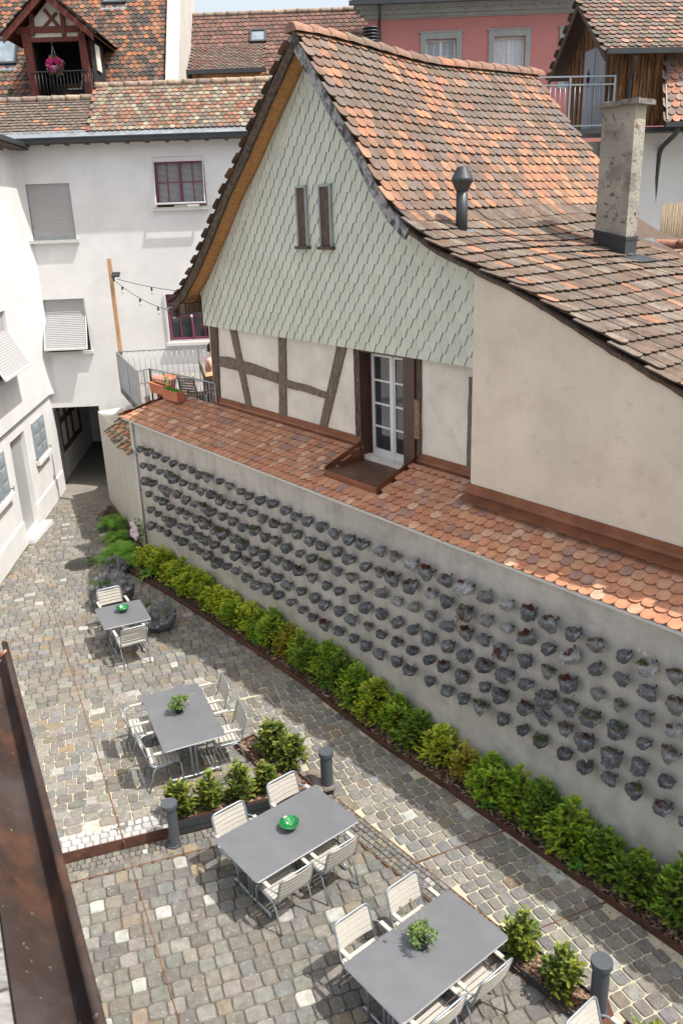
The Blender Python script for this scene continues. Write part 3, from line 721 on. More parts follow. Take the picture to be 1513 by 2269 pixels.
g = MB(); g.box(aL-.02, aR+.03, DB-.10, DB+.02, zB-.05, zB-.005); g.build('threshold', 'zinc', dro, local=True)
# ---- copper work
cu = MB()
def flash(a0, a1, b=FB, zt=4.30, zl=4.14, out=.24, bt=None):
    cu.box(a0, a1, b-.022, b-.004, zl, zt); cu.prism([(a0, b-.022, zl+.02), (a1, b-.022, zl+.02), (a1, b-out, zl-.045), (a0, b-out, zl-.045)], (0, 0, .008)); cu.prism([(a0, b-.02, zl+.06), (a1, b-.02, zl+.06), (a1, b-.05, zl+.02), (a0, b-.05, zl+.02)], (0, 0, .01))
flash(2.16, aJ0+.02); flash(aJ1-.05, 10.36)
flash(10.33, 17, b=.66, zt=4.22, zl=4.06, out=.21)
cu.box(10.355, 10.378, .64, FB-.02, 4.0, 4.24)
o = cu.build('copper_flashing', 'copper', hs, local=True)
# platform in front of the door
zP = zB-.07; q = [loc3(*z7(520, 1240), zP), loc3(*z7(245, 1338), zP), loc3(*z7(555, 1442), zP), loc3(*z7(740, 1305), zP)]
pa0, pa1 = 7.42, 8.80; pbf = .19
zF = zP-.015
g = MB(); g.prism([(pa0, DB-.06, zP), (pa1, DB-.06, zP), (pa1, pbf, zF), (pa0, pbf, zF)], (0, 0, -.02))
g.build('door_platform', 'aged copper', hs, local=True)
g = MB(); g.prism([(pa0+.012, FB-.02, zP+.36), (pa0+.012, FB-.02, zP-.1), (pa0+.012, pbf, zF-.12), (pa0+.012, pbf, zF+.05)], (-.018, 0, 0)); g.prism([(pa1+.0, FB-.02, zP+.32), (pa1, FB-.02, zP-.2), (pa1, pbf, zF-.12), (pa1, pbf, zF+.03)], (.012, 0, 0)); g.box(pa0, pa1, pbf-.012, pbf, zF-.12, zF-.002); g.box(aJ0-.05, aL, FB-.06, FB-.04, zP, zP+.30); g.box(aJ0-.06, aL+.02, FB-.10, FB-.06, zP+.22, zP+.25); g.box(aR+.0, aJ1+.02, FB-.10, FB-.06, zP-.02, zP+.13)
g.build('platform_cheek', 'copper', hs, local=True)
# flue pipe and chimney
def roofpt(px, py):
    for k in range(400):
        b = .5+k*.02; a, z = pb(px, py, b)
        if a > AX and z <= rz_(a)+sag(b, z): return a, b, z
    return a, b, z
fa, fb_, fz = roofpt(1022, 517)
g = MB(); g.lathe([(.085, -.1), (.085, .62)], (fa, fb_, fz), 20); fl = g.build('flue_pipe', 'dark metal', hs, local=True)
g = MB(); g.lathe([(.09, .58), (.155, .72), (.155, .745), (.075, .90), (.03, .91)], (fa, fb_, fz), 24, smooth=False); g.build('cowl', 'dark metal', fl, local=True)
g = MB(); g.prism([(fa-.12, fb_-.2, rz_(fa-.12)+.05), (fa+.25, fb_-.2, rz_(fa+.25)+.05), (fa+.25, fb_+.2, rz_(fa+.25)+.05), (fa-.12, fb_+.2, rz_(fa-.12)+.05)], (0, 0, .012)); g.build('flashing', 'dark galvanised', fl, local=True)
ca, cb, cz = roofpt(1382, 572); c0, c1, c2 = roofpt(1309, 545)
cwA, cwB = .70, .46
cx1, cy0 = ca, cb; cx0 = ca-.56; cy1 = cb+.27
zt_ = pb(1398, 232, cb)[1]
g = MB()
n = 14
for i in range(1):
    g.box(cx0, cx1, cy0, cy1, 6.6, zt_)
chm = g.build('chimney', 'chimney render', hs, local=True)
g = MB(); P = [(cx0-.09, cy0-.09), (cx1+.09, cy0-.09), (cx1+.09, cy1+.09), (cx0-.09, cy1+.09)]
rim = []
for i in range(4):
    p, q = P[i], P[(i+1) % 4]
    for k in range(6): rim.append((p[0]+(q[0]-p[0])*k/6+(R()-.5)*.025, p[1]+(q[1]-p[1])*k/6+(R()-.5)*.025))
V = [(x, y, zt_) for x, y in rim]+[(x, y, zt_+.07+(R()-.5)*.02) for x, y in rim]; m_ = len(rim)
g.add(V+[((cx0+cx1)/2, (cy0+cy1)/2, zt_+.09)], [tuple(range(m_))[::-1]]+[(i, (i+1) % m_, m_+(i+1) % m_, m_+i) for i in range(m_)]+[(m_+i, m_+(i+1) % m_, 2*m_) for i in range(m_)])
g.build('cap', 'concrete cap', chm, local=True)
g = MB(); e = .012
zb0 = rz_(cx0); zb1 = rz_(cx1)
g.prism([(cx0-e, cy0-e, zb0-.05), (cx1+e, cy0-e, zb1-.05), (cx1+e, cy0-e, zb1+.27), (cx0-e, cy0-e, zb0+.20)], (0, cy1-cy0+2*e, 0))
g.prism([(cx0-2*e, cy0-2*e, zb0+.19), (cx1+2*e, cy0-2*e, zb1+.26), (cx1+2*e, cy0-2*e, zb1+.30), (cx0-2*e, cy0-2*e, zb0+.23)], (0, cy1-cy0+4*e, 0))
g.prism([(cx1, cy0-.12, zb1+.03), (cx1+.35, cy0-.12, rz_(cx1+.35)+.06), (cx1+.35, cy1+.14, rz_(cx1+.35)+.06), (cx1, cy1+.14, zb1+.03)], (0, 0, .01))
g.build('flashing', 'dark metal', chm, local=True)
# ================================================================== white building (left and back)
wb = thing('white_building', 'white rendered building with roller shutters, purple windows and a passage through its corner', 'building', (-9, 25.4, 0))
BW = math.radians(2.0); bwx = Vector((math.cos(BW), math.sin(BW), 0)); bwn = Vector((math.sin(BW), -math.cos(BW), 0)); BO = Vector((-8.97, 25.4, 0))
def bw(u, z, d=0): return BO+bwx*u+Vector((0, 0, z))+bwn*d      # d > 0 in front of the wall
def pbw(px, py, d=0): v = onP(px, py, BO+bwn*d, bwn)-BO; return v.dot(bwx), v.z
LX = Vector((-.0867, .9962, 0)); LN = Vector((.9962, .0867, 0)); LO = Vector((-8.2, 18.1, 0))
def lw(u, z, d=0): return LO+LX*u+Vector((0, 0, z))+LN*d
def plw(px, py, d=0): v = onP(px, py, LO+LN*d, LN)-LO; return v.dot(LX), v.z
def holed(g, fr, u0, u1, z0, z1, holes, depth=.22):
    us = sorted(set([u0, u1]+[h[0] for h in holes]+[h[1] for h in holes])); zs = sorted(set([z0, z1]+[h[2] for h in holes]+[h[3] for h in holes]))
    for a, b in zip(us, us[1:]):
        for c, d in zip(zs, zs[1:]):
            m_ = ((a+b)/2, (c+d)/2)
            if any(h[0] < m_[0] < h[1] and h[2] < m_[1] < h[3] for h in holes): continue
            g.quad(fr(a, c), fr(b, c), fr(b, d), fr(a, d))
    for h in holes:
        a, b, c, d = h[:4]; e = h[4] if len(h) > 4 else depth
        g.quad(fr(a, c), fr(a, d), fr(a, d, -e), fr(a, c, -e)); g.quad(fr(b, c), fr(b, d), fr(b, d, -e), fr(b, c, -e)); g.quad(fr(a, d), fr(b, d), fr(b, d, -e), fr(a, d, -e)); g.quad(fr(a, c), fr(b, c), fr(b, c, -e), fr(a, c, -e))
def H(f, x0, y0, x1, y1): a = f(x0, y0); b = f(x1, y1); return [a[0], b[0], b[1], a[1]]
w1 = H(pbw, 50, 409, 169.5, 530); w1[0] = pbw(50, 409)[0]; w1[1] = pbw(153, 402)[0]
w2 = [pbw(336, 348)[0], pbw(450, 343)[0], pbw(404, 458)[1], pbw(404, 346)[1]]
w3 = [pbw(87, 666)[0], pbw(187, 660)[0], pbw(150, 778)[1], pbw(140, 663)[1]]
w4 = [pbw(366, 652)[0], pbw(366, 652)[0]+1.45, pbw(400, 758)[1], pbw(400, 651)[1]]
ar = [pbw(106, 905)[0], pbw(219, 899)[0], -.05, pbw(160, 902)[1], .5]
GUT = 10.12
g = MB(); holed(g, bw, -.15, 9.5, -.1, GUT+.1, [w1, w2, w3, w4, ar])
g.build('wall', 'white plaster', wb)['label'] = 'white back wall facing the court'
# left wall, upper part 3 cm proud of the lower
ZL = 3.12
u_up = [1.6, plw(8, 687)[0], 4.42, 5.96]
dd = [plw(22, 981)[0], plw(53, 954)[0], .12, 2.77, .16]
g = MB(); holed(g, lambda u, z, d=0: lw(u, z, d+.035), -13, 7.0, ZL, GUT-.2, [u_up]); g.quad(lw(-13, ZL, .035), lw(7, ZL, .035), lw(7, ZL, -.1), lw(-13, ZL, -.1))
# rounded inner corner
cor = [lw(6.55, 0, .035), lw(6.95, 0, .06), bw(.12, 0, .22), bw(.40, 0, .0)]
cv = fillet([Vector((p.x, p.y, 0)) for p in (lw(6.3, 0, .034), lw(7.12, 0, .03), bw(.35, 0, -.005))], .5, 8)
for p, q_ in zip(cv, cv[1:]): g.add([(p.x, p.y, ZL), (q_.x, q_.y, ZL), (q_.x, q_.y, GUT), (p.x, p.y, GUT)], [(0, 1, 2, 3)], smooth=True)
g.build('wall', 'white plaster', wb)['label'] = 'white left wall above the ledge'
g = MB(); holed(g, lw, -13, 7.5, -.15, ZL+.02, [dd]); 
pl0, pl1 = dd[0], dd[1]
for (u0, u1) in ((-13, pl0-.02), (pl1+.02, 7.4)):
    g.prism([lw(u0, -.1, .0), lw(u1, -.1, .0), lw(u1, .62+.0, .0), lw(u0, .62, .0)], LN*.035)
g.box(-8.47, -8.2, 20.7, 22.2, -.1, .13)
lwall = g.build('wall', 'white plaster', wb); lwall['label'] = 'white ground floor wall with plinth'
g = MB(); g.bar(lw(-13, ZL-.015, .03), lw(7.2, ZL-.015, .03), .05, .025); g.build('ledge', 'dark galvanised', wb)  # dark strip that paints the thin shadow line below the proud upper wall
g = MB(); g.prism([lw(pl0, .12, -.15), lw(pl1, .12, -.15), lw(pl1, 2.77, -.15), lw(pl0, 2.77, -.15)], LN*.03); g.bar(lw(pl0+.03, 1.5, -.13), lw(pl0+.03, 1.7, -.13), .02, .02)
dr_ = g.build('door', 'door grey', wb)
g = MB(); u_ = pl0+.14; g.obox(lw(u_, 1.22, -.115), LX*.02, LN*.008, (0, 0, .09)); g.tube([lw(u_, 1.27, -.11), lw(u_, 1.27, -.06), lw(u_+.14, 1.27, -.06)], .012); g.build('handle', 'galvanised', dr_)
def panel_shutter(u0, u1, z0, z1):
    g = MB(); g.prism([lw(u0, z0, .005), lw(u1, z0, .005), lw(u1, z1, .005), lw(u0, z1, .005)], LN*.035); um = (u0+u1)/2
    for a, b in ((u0, um), (um, u1)):
        for c, d in ((z0+.08, z0+(z1-z0)*.30), (z0+(z1-z0)*.36, z0+(z1-z0)*.64), (z0+(z1-z0)*.70, z1-.08)):
            g.prism([lw(a+.10, c, .04), lw(b-.10, c, .04), lw(b-.10, d, .04), lw(a+.10, d, .04)], LN*.014)
            g.prism([lw(a+.14, c+.04, .05), lw(b-.14, c+.04, .05), lw(b-.14, d-.04, .05), lw(a+.14, d-.04, .05)], LN*.014)
    g.bar(lw(um, z0, .045), lw(um, z1, .045), .03, .02)
    o = g.build('window_shutter', 'shutter blue grey', wb)
    g = MB(); g.prism([lw(u0-.06, z0-.13, 0), lw(u1+.06, z0-.13, 0), lw(u1+.06, z0-.02, 0), lw(u0-.06, z0-.02, 0)], LN*.12); g.build('sill', 'white plaster', o)
    g = MB()
    for uu in (u0-.12, u1+.12): g.tube([lw(uu, z0+.05, 0), lw(uu, z0+.05, .09)], .012, 6); g.tube([lw(uu-.03, z0+.0, .09), lw(uu+.03, z0+.10, .09)], .012, 6)
    g.build('catch', 'dark metal', o)
panel_shutter(plw(68, 940)[0], plw(93, 917)[0], 1.70, 2.76)
panel_shutter(plw(6, 1003)[0]-1.25, plw(6, 1003)[0], 1.68, 2.76)
# passage jambs and the drip band below the back wall
# roller shutters and purple windows
def roller(fr, u0, u1, z0, z1, tilt=0., zp=None, slats=26, name='roller_shutter', d=-.08, part=None):
    """slatted shutter; from zp down it may be pushed outwards by tilt metres"""
    g = MB(); n = slats
    for i in range(n):
        za = z1-(z1-z0)*i/n; zb_ = z1-(z1-z0)*(i+1)/n
        def off(z):
            return d if (zp is None or z > zp) else d+tilt*(zp-z)/(zp-z0)
        g.add([fr(u0+.03, za, off(za)), fr(u1-.03, za, off(za)), fr(u1-.03, (za+zb_)/2, off((za+zb_)/2)+.012), fr(u0+.03, (za+zb_)/2, off((za+zb_)/2)+.012), fr(u1-.03, zb_, off(zb_)), fr(u0+.03, zb_, off(zb_))], [(0, 1, 2, 3), (3, 2, 4, 5)])
    o = g.build(name, 'roller slat', wb)
    g = MB()
    for uu in (u0+.015, u1-.015):
        zt2 = z1
        if zp is None: g.bar(fr(uu, z0, d+.02), fr(uu, z1, d+.02), .03, .04)
        else: g.bar(fr(uu, z1, d+.02), fr(uu, zp, d+.02), .03, .04); g.bar(fr(uu, zp, d+.02), fr(uu, z0, d+.02+tilt), .03, .04)
    e = tilt if zp is not None else 0
    g.bar(fr(u0, z0, d+.02+e), fr(u1, z0, d+.02+e), .04, .05)
    for k in (.22, .78):
        g2 = fr(u0+(u1-u0)*k, z0+.05, d+.035+e); g.obox(g2, (.02, 0, 0), (0, .01, 0), (0, 0, .012))
    g.build('shutter_frame', 'galvanised' if zp is None else 'white paint', o)
    return o
def sill(fr, u0, u1, z, par, m='sill stone', out=.12, h=.09):
    g = MB(); P = [fr(u0-.08, z-h, -.15), fr(u1+.08, z-h, -.15), fr(u1+.08, z, -.15), fr(u0-.08, z, -.15)]; nn = fr(0, 0, 1)-fr(0, 0, 0)
    g.prism(P, nn*(out+.15)); return g.build('sill', m, par)
o = roller(bw, w1[0]+.04, w1[1]-.02, w1[2]+.03, w1[3]-.0, slats=30); o['label'] = 'closed roller shutter'; sill(bw, w1[0], w1[1], w1[2], o)
o = roller(bw, w3[0]+.04, w3[1]-.02, w3[2]+.10, w3[3]-.0, tilt=.38, zp=w3[3]-.45, slats=28); o['label'] = 'roller shutter tilted outwards over the window'; sill(bw, w3[0], w3[1], w3[2], o)
g = MB(); g.quad(bw(w3[0], w3[2], -.2), bw(w3[1], w3[2], -.2), bw(w3[1], w3[3], -.2), bw(w3[0], w3[3], -.2)); g.build('pane', 'glass', o)
o = roller(lambda u, z, d=0: lw(u, z, d+.035), u_up[0]+.02, u_up[1]-.02, u_up[2]+.12, u_up[3]-.0, tilt=.50, zp=u_up[3]-.5, slats=26); o['label'] = 'roller shutter tilted outwards on the left wall'; sill(lambda u, z, d=0: lw(u, z, d+.035), u_up[0], u_up[1], u_up[2], o)
g = MB(); g.quad(lw(u_up[0], u_up[2], -.17), lw(u_up[1], u_up[2], -.17), lw(u_up[1], u_up[3], -.17), lw(u_up[0], u_up[3], -.17)); g.build('pane', 'glass', o)
def purple(u0, u1, z0, z1, lab, cols=4, rows=2, frame_out=True):
    g = MB(); d = -.17
    def br(ua, za, ub, zb_, t=.05): g.bar(bw(ua, za, d), bw(ub, zb_, d), t, .05)
    br(u0+.06, z0, u0+.06, z1, .09); br(u1-.06, z0, u1-.06, z1, .09); br(u0, z0+.045, u1, z0+.045, .08); br(u0, z1-.045, u1, z1-.045, .08); um = (u0+u1)/2; br(um, z0, um, z1, .12)
    for k in (.25, .75): uu = u0+(u1-u0)*k; g.bar(bw(uu, z0, d-.006), bw(uu, z1, d-.006), .03, .03)
    zz = z0+(z1-z0)*.52; g.bar(bw(u0, zz, d-.007), bw(u1, zz, d-.007), .03, .03)
    o = g.build('window', 'purple paint', wb); o['label'] = lab
    g = MB(); g.quad(bw(u0, z0, d-.03), bw(u1, z0, d-.03), bw(u1, z1, d-.03), bw(u0, z1, d-.03)); g.build('pane', 'glass', o)
    return o, d
o, d = purple(w2[0], w2[1], w2[2]+.06, w2[3]-.1, 'upper purple framed window with louvred blind'); sill(bw, w2[0], w2[1], w2[2], o)
g = MB()
for i in range(34):
    if i % 1 == 0:
        z = w2[3]-.14-(w2[3]-w2[2]-.28)*i/34
        for (k0, k1) in ((.06, .47), (.53, .94)): g.quad(bw(w2[0]+(w2[1]-w2[0])*k0, z, d-.02), bw(w2[0]+(w2[1]-w2[0])*k1, z, d-.02), bw(w2[0]+(w2[1]-w2[0])*k1, z-.018, d-.014), bw(w2[0]+(w2[1]-w2[0])*k0, z-.018, d-.014))
g.build('blind', 'roller slat', o)
g = MB(); u0, u1 = w2[0], w2[1]; zt2 = w2[3]-.02; zb2 = w2[2]+.10
for uu in (u0+.03, u1-.03): g.bar(bw(uu, zt2, -.03), bw(uu, zb2, .22), .03, .035)
g.bar(bw(u0, zb2, .22), bw(u1, zb2, .22), .045, .05); g.bar(bw(u0, zt2-.05, -.03), bw(u1, zt2-.05, -.03), .04, .12)
g.build('tilt_frame', 'white paint', o)
o, d = purple(w4[0], w4[1], w4[2]+.05, w4[3]-.02, 'lower purple framed window half hidden by the gable roof'); sill(bw, w4[0], w4[1], w4[2], o, 'white paint')
g = MB()
for uu in (w4[0]-.02,): g.bar(bw(uu, w4[2], .02), bw(uu, w4[3], .02), .06, .05)
g.bar(bw(w4[0]-.05, w4[2]+.0, .03), bw(w4[1], w4[2]+.0, .03), .06, .06); g.build('surround', 'white paint', o)
# gutter and eaves
g = MB(); g.bar(bw(-.9, GUT+.05, .42), bw(9.5, GUT+.05, .42), .12, .11); g.bar(bw(-.9, GUT+.12, .50), bw(9.5, GUT+.12, .50), .03, .03)
for i in range(18): g.obox(bw(.1+i*.55, GUT-.03, .30), bwx*.05, bwn*.10, (0, 0, .035))
g.bar(lw(-13, GUT-.02, .45), lw(7.0, GUT-.02, .45), .12, .12); g.bar(lw(7.0, GUT-.02, .45), bw(.1, GUT+.04, .42), .12, .12)
g.build('gutter', 'dark metal', wb)
g = MB(); g.prism([bw(-1, GUT+.0, .46), bw(9.5, GUT+.0, .46), bw(9.5, GUT+.03, -.2), bw(-1, GUT+.03, -.2)], (0, 0, -.03)); g.prism([lw(-13, GUT-.1, .45), lw(7.4, GUT-.1, .45), lw(7.4, GUT-.1, -.2), lw(-13, GUT-.1, -.2)], (0, 0, -.03))
g.build('eaves_board', 'old timber', wb)
g = MB(); g.prism([bw(-1, GUT+.12, .40), bw(9.5, GUT+.12, .40), bw(9.5, GUT+.30, .12), bw(-1, GUT+.30, .12)], (0, 0, .02)); g.build('metal_apron', 'zinc', wb)
# tiled roof of the white building, two sections
def wprof(t0, t1): return None
spl = 2.35
zE = GUT+.36; zRd = 11.55
MOS = [(.22, .175, .125), (.27, .235, .17), (.18, .105, .075), (.24, .115, .07), (.13, .10, .08), (.20, .165, .125), (.26, .135, .085), (.15, .12, .09)]
DB_ = [(.15, .115, .09), (.125, .10, .08), (.17, .13, .105), (.14, .11, .09)]
g = MB(); tiles(g, [(.15, zE-.12), (-1.55, 11.40)][::1], -3.5, 2.30, lambda h, t, z: bw(t, z, h), expo=.165, w_=.185, th=.018, colf=lambda s, t: jit(random.choice(DB_), .1) if R() > .04 else jit((.42, .19, .10), .1), n=6, bulge=.05)
g.build('roof', 'old tile', wb)['label'] = 'left section of plain brown tiles'
g = MB(); tiles(g, [(.17, zE-.08), (-1.55, 11.75)], 2.32, 9.5, lambda h, t, z: bw(t, z, h), expo=.175, w_=.165, th=.016, colf=lambda s, t: jit(random.choice(MOS), .22), n=6, bulge=.06)
g.build('roof', 'old tile', wb)['label'] = 'right section of mottled lichen covered tiles'
g = MB(); g.quad(bw(-4, zE-.17, .12), bw(9.5, zE-.17, .12), bw(9.5, 11.6, -1.55), bw(-4, 11.30, -1.55)); g.quad(bw(-4, 11.3, -1.55), bw(9.5, 11.6, -1.55), bw(9.5, 9, -1.56), bw(-4, 9, -1.56)); g.build('roof_deck', 'old timber', wb)
rg = MB()
def ridge_row(rg, A, B_, r=.10, L=.40, cols=((.30, .21, .16), (.26, .19, .15), (.33, .25, .18), (.24, .20, .16))):
    d = (B_-A); n = max(1, int(d.length/L)); d = d/n
    for i in range(n):
        p = A+d*i; q = A+d*(i+1.06); rg.tube([p, p+(q-p)*.12, q], [r*1.12, r*1.05, r*.9], 10, col=jit(random.choice(cols), .15))
ridge_row(rg, bw(-4, 11.42, -1.55), bw(2.3, 11.46, -1.55)); ridge_row(rg, bw(2.33, 11.76, -1.55), bw(9.5, 11.80, -1.55))
rg.build('ridge_tiles', 'old tile', wb)
# passage behind the arch: inner walls, ceiling, timber framed side
PE = at(200, 1010); zc = ar[3]
pA = bw(ar[0], 0, -.02); pB = Vector((-9.55, 31.5, 0)); pC = bw(ar[1]+.3, 0, -.02); pD = Vector((-8.3, 31.5, 0))
g = MB(); q = lambda a, b, z0, z1, **k: g.quad((a.x, a.y, z0), (b.x, b.y, z0), (b.x, b.y, z1), (a.x, a.y, z1), **k)
pdir = (pB-pA).normalized(); pnn = Vector((pdir.y, -pdir.x, 0))
q(pA, pB, -.05, 3.2); q(pC, pD, -.05, 3.2); q(pB, pD, -.05, 3.2); g.quad((pA.x, pA.y, zc+.08), (pC.x, pC.y, zc+.08), (pD.x, pD.y, zc+.08), (pB.x, pB.y, zc+.08))
g.build('passage_wall', 'white plaster', wb)
g = MB(); e0, e1 = pA+pdir*.10+pnn*.02, pA+pdir*.95+pnn*.02; g.prism([(e0.x, e0.y, .05), (e1.x, e1.y, .05), (e1.x, e1.y, 2.35), (e0.x, e0.y, 2.35)], pnn*.04)
pd_ = g.build('passage_door', 'door grey', wb)
hp = pA+pdir*.85+pnn*.09; g = MB(); g.tube([(hp.x, hp.y, 1.1), (hp.x+.02, hp.y-.12, 1.1)], .014); g.obox((hp.x, hp.y, 1.08), (.01, 0, 0), (0, .02, 0), (0, 0, .08)); g.build('handle', 'galvanised', pd_)
g = MB()
def tb(u0, z0, u1, z1, w_=.16): a = pA+pdir*u0+pnn*.02; b = pA+pdir*u1+pnn*.02; g.bar((a.x, a.y, z0), (b.x, b.y, z1), .06, w_, up=(0, 0, 1) if abs(u1-u0) > .01 else tuple(pdir))
for uu in (1.1, 2.0, 2.9, 4.1): tb(uu, 1.0, uu, 2.7)
tb(1.0, 1.0, 4.2, 1.0); tb(1.0, 2.55, 4.2, 2.55); tb(1.0, 1.95, 4.2, 1.95)
g.build('timber_frame', 'old timber', wb)
# ================================================================== roofs and houses behind
TWO = [(.32, .125, .06), (.055, .047, .042), (.24, .10, .06), (.075, .06, .052), (.11, .08, .06), (.28, .135, .075), (.17, .095, .065), (.06, .052, .046)]
FR = thing('dormer_house', 'house with steep roof of orange and black tiles and a red timbered dormer', 'house', (-9, 29.5, 0))
FY, FZ, FSL = 29.3, 11.2, 1.45
def fr_(t, y): return Vector((t, y, FZ+(y-FY)*FSL))
def onroofF(px, py): return onP(px, py, Vector((0, FY, FZ)), Vector((0, -FSL, 1)).normalized())
xr = onroofF(370, 190).x
g = MB(); tiles(g, [(FY, FZ), (FY+5.2, FZ+5.2*FSL)], -14.5, xr, lambda h, t, z: (t, h, z), expo=.165, w_=.18, th=.016, colf=lambda s, t: jit(random.choice(TWO), .2), n=5, bulge=.06)
g.build('roof', 'old tile', FR)['label'] = 'steep roof of orange and black tiles'
g = MB(); g.quad((-14.5, FY, FZ-.03), (xr, FY, FZ-.03), (xr, FY+5.2, FZ+5.2*FSL-.03), (-14.5, FY+5.2, FZ+5.2*FSL-.03)); g.box(-14.5, xr, FY+.4, FY+6, 5, FZ+.3); g.build('roof_deck', 'old timber', FR)
g = MB(); g.prism([(xr, FY-.1, 8), (xr, FY+5.6, 8), (xr, FY+5.6, FZ+5.6*FSL+.3), (xr, FY-.1, FZ+.25)], (.42, 0, 0)); g.build('gable_wall', 'side plaster', FR)
g = MB(); g.prism([(xr+.40, FY+2.6, FZ+2.7*FSL+.3), (xr+.52, FY+2.6, FZ+2.7*FSL+.3), (xr+.52, FY+6, FZ+6*FSL+.5), (xr+.40, FY+6, FZ+6*FSL+.5)], (0, 0, -.15)); g.build('verge', 'old timber', FR)
def skylight(par, P0, ux, uy, un, w_, h_, lab, open_=0.):
    """roof window with its lower left corner P0"""
    g = MB(); t = .07
    for a, b in ((0, 0), (1, 0)): g.obox(P0+ux*(w_*a)+uy*h_/2+un*.06, ux*t/2, uy*(h_/2+t/2), un*.06)
    for b in (0, 1): g.obox(P0+ux*w_/2+uy*(h_*b)+un*.06, ux*(w_/2+t/2+.001), uy*t/2, un*.055)
    o = g.build('skylight', 'dark metal', par); o['label'] = lab
    g = MB(); g.obox(P0+ux*w_/2+uy*h_/2+un*.07, ux*w_/2, uy*h_/2, un*.006); g.build('pane', 'sky glass', o)
    g = MB(); g.obox(P0+ux*w_/2-uy*.14+un*.03, ux*(w_/2+.06), uy*.10, un*.01); g.build('apron', 'zinc', o)
fu = Vector((0, 1, FSL)).normalized(); fn = Vector((0, -FSL, 1)).normalized()
P_ = onroofF(-12, 145); skylight(FR, P_, Vector((1, 0, 0)), fu, fn, .72, .95, 'skylight with curtain left of the dormer')
P_ = onroofF(230, 10); skylight(FR, P_, Vector((1, 0, 0)), fu, fn, .72, .9, 'skylight right of the dormer at the top edge')
# dormer
DY = 28.35
def dz(px, py, y=DY): v = onY(px, py, y); return v.x, v.z
x0, zb_ = dz(78, 212); x1, _ = dz(200, 212)
xa, zp_ = dz(92, -14); xl, zl_ = dz(5, 74, DY-.35); xr2, zr2 = dz(205, 72, DY-.35)
xa = (xl+xr2)/2
g = MB()
def dm(pts, m='red timber', y=DY, t=.12, dst=None): (dst or g).prism([(*dz(px, py, y)[:1], y, dz(px, py, y)[1]) for px, py in pts], (0, t, 0))
ty = DY
for pts in ([(46, 70), (66, 70), (88, 214), (72, 214)], [(172, 72), (186, 72), (207, 208), (190, 210)]): dm(pts, t=.16)
dm([(35, 60), (175, 56), (175, 70), (35, 74)], y=DY-.02, t=.14); dm([(60, 84), (178, 80), (178, 90), (60, 94)], y=DY-.015, t=.12)
dm([(64, 30), (73, 30), (76, 78), (68, 80)], y=DY-.05, t=.16); dm([(132, 28), (141, 28), (146, 78), (138, 80)], y=DY-.05, t=.16)
dm([(95, 22), (100, 18), (136, 60), (129, 62)], y=DY+.0, t=.08); dm([(92, 62), (98, 64), (128, 30), (123, 26)], y=DY+.012, t=.08)
dm([(192, 208), (213, 205), (200, 88), (186, 90)], y=DY+.4, t=.1)
DT = g.build('dormer_frame', 'red timber', FR)
g = MB(); dm([(60, 62), (178, 60), (110, -4)], y=DY+.06, t=.05); dm([(60, 72), (180, 68), (180, 86), (60, 88)], y=DY+.05, t=.05); g.box(dz(196, 88)[0]+.04, dz(196, 88)[0]+.07, DY+.5, DY+1.0, dz(196, 150)[1], dz(205, 90)[1]); g.build('dormer_infill', 'infill plaster', FR)
g = MB()
xi0, xi1 = dz(68, 92)[0], dz(196, 92)[0]; zi0, zi1 = dz(100, 216)[1]-.2, dz(100, 92)[1]
g.box(xi0, xi1, DY+.25+1.4, DY+.3+1.4, zi0, zi1+.1); g.box(xi0-.05, xi0, DY+.1, DY+1.6, zi0, zi1+.1); g.box(xi1, xi1+.03, DY+.1, DY+1.6, zi0, zi1+.1); g.box(xi0, xi1, DY, DY+1.6, zi0-.05, zi0); g.box(xi0, xi1, DY+.1, DY+1.6, zi1+.1, zi1+.14)
g.build('dormer_recess', 'dark inside', FR)
g = MB(); dp = 2.6
for s_ in (-1, 1):
    e = Vector((xl if s_ < 0 else xr2, DY-.35, (zl_+zr2)/2)); tp = Vector((xa, DY-.35, zp_+.05)); e2 = e+Vector((0, .2, 0))
    d_ = (e-tp); 
    g.prism([tp, e, e+Vector((0, 0, -.22)), tp+Vector((0, 0, -.22))], (0, .07, 0))
g.build('dormer_verge', 'red timber', FR)
for s_ in (-1, 1):
    g = MB(); xe = (xl if s_ < 0 else xr2); ze = (zl_+zr2)/2
    tiles(g, [(xe+s_*.05, ze-.02), (xa, zp_+.1)], DY-.38, DY+2.8, lambda h, t, z: (h, t, z), expo=.17, w_=.17, th=.016, colf=lambda s, t: jit(random.choice(DB_), .2), n=4)
    o = g.build('dormer_roof', 'old tile', FR)
    g = MB(); g.prism([(xe, DY-.33, ze-.05), (xa, DY-.33, zp_+.05), (xa, DY+2.8, zp_+.05), (xe, DY+2.8, ze-.05)], (0, 0, -.03)); g.build('deck', 'red timber', o)
g = MB(); zr_ = dz(100, 160)[1]; zl2 = dz(100, 212)[1]-.1
g.bar((xi0-.15, DY-.08, zr_), (xi1+.1, DY-.08, zr_), .04, .03)
for i in range(17): xx = xi0+.02+(xi1-xi0)*i/16; g.tube([(xx, DY-.08, zl2), (xx, DY-.08, zr_)], .010, 6)
g.build('railing', 'dark metal', FR)
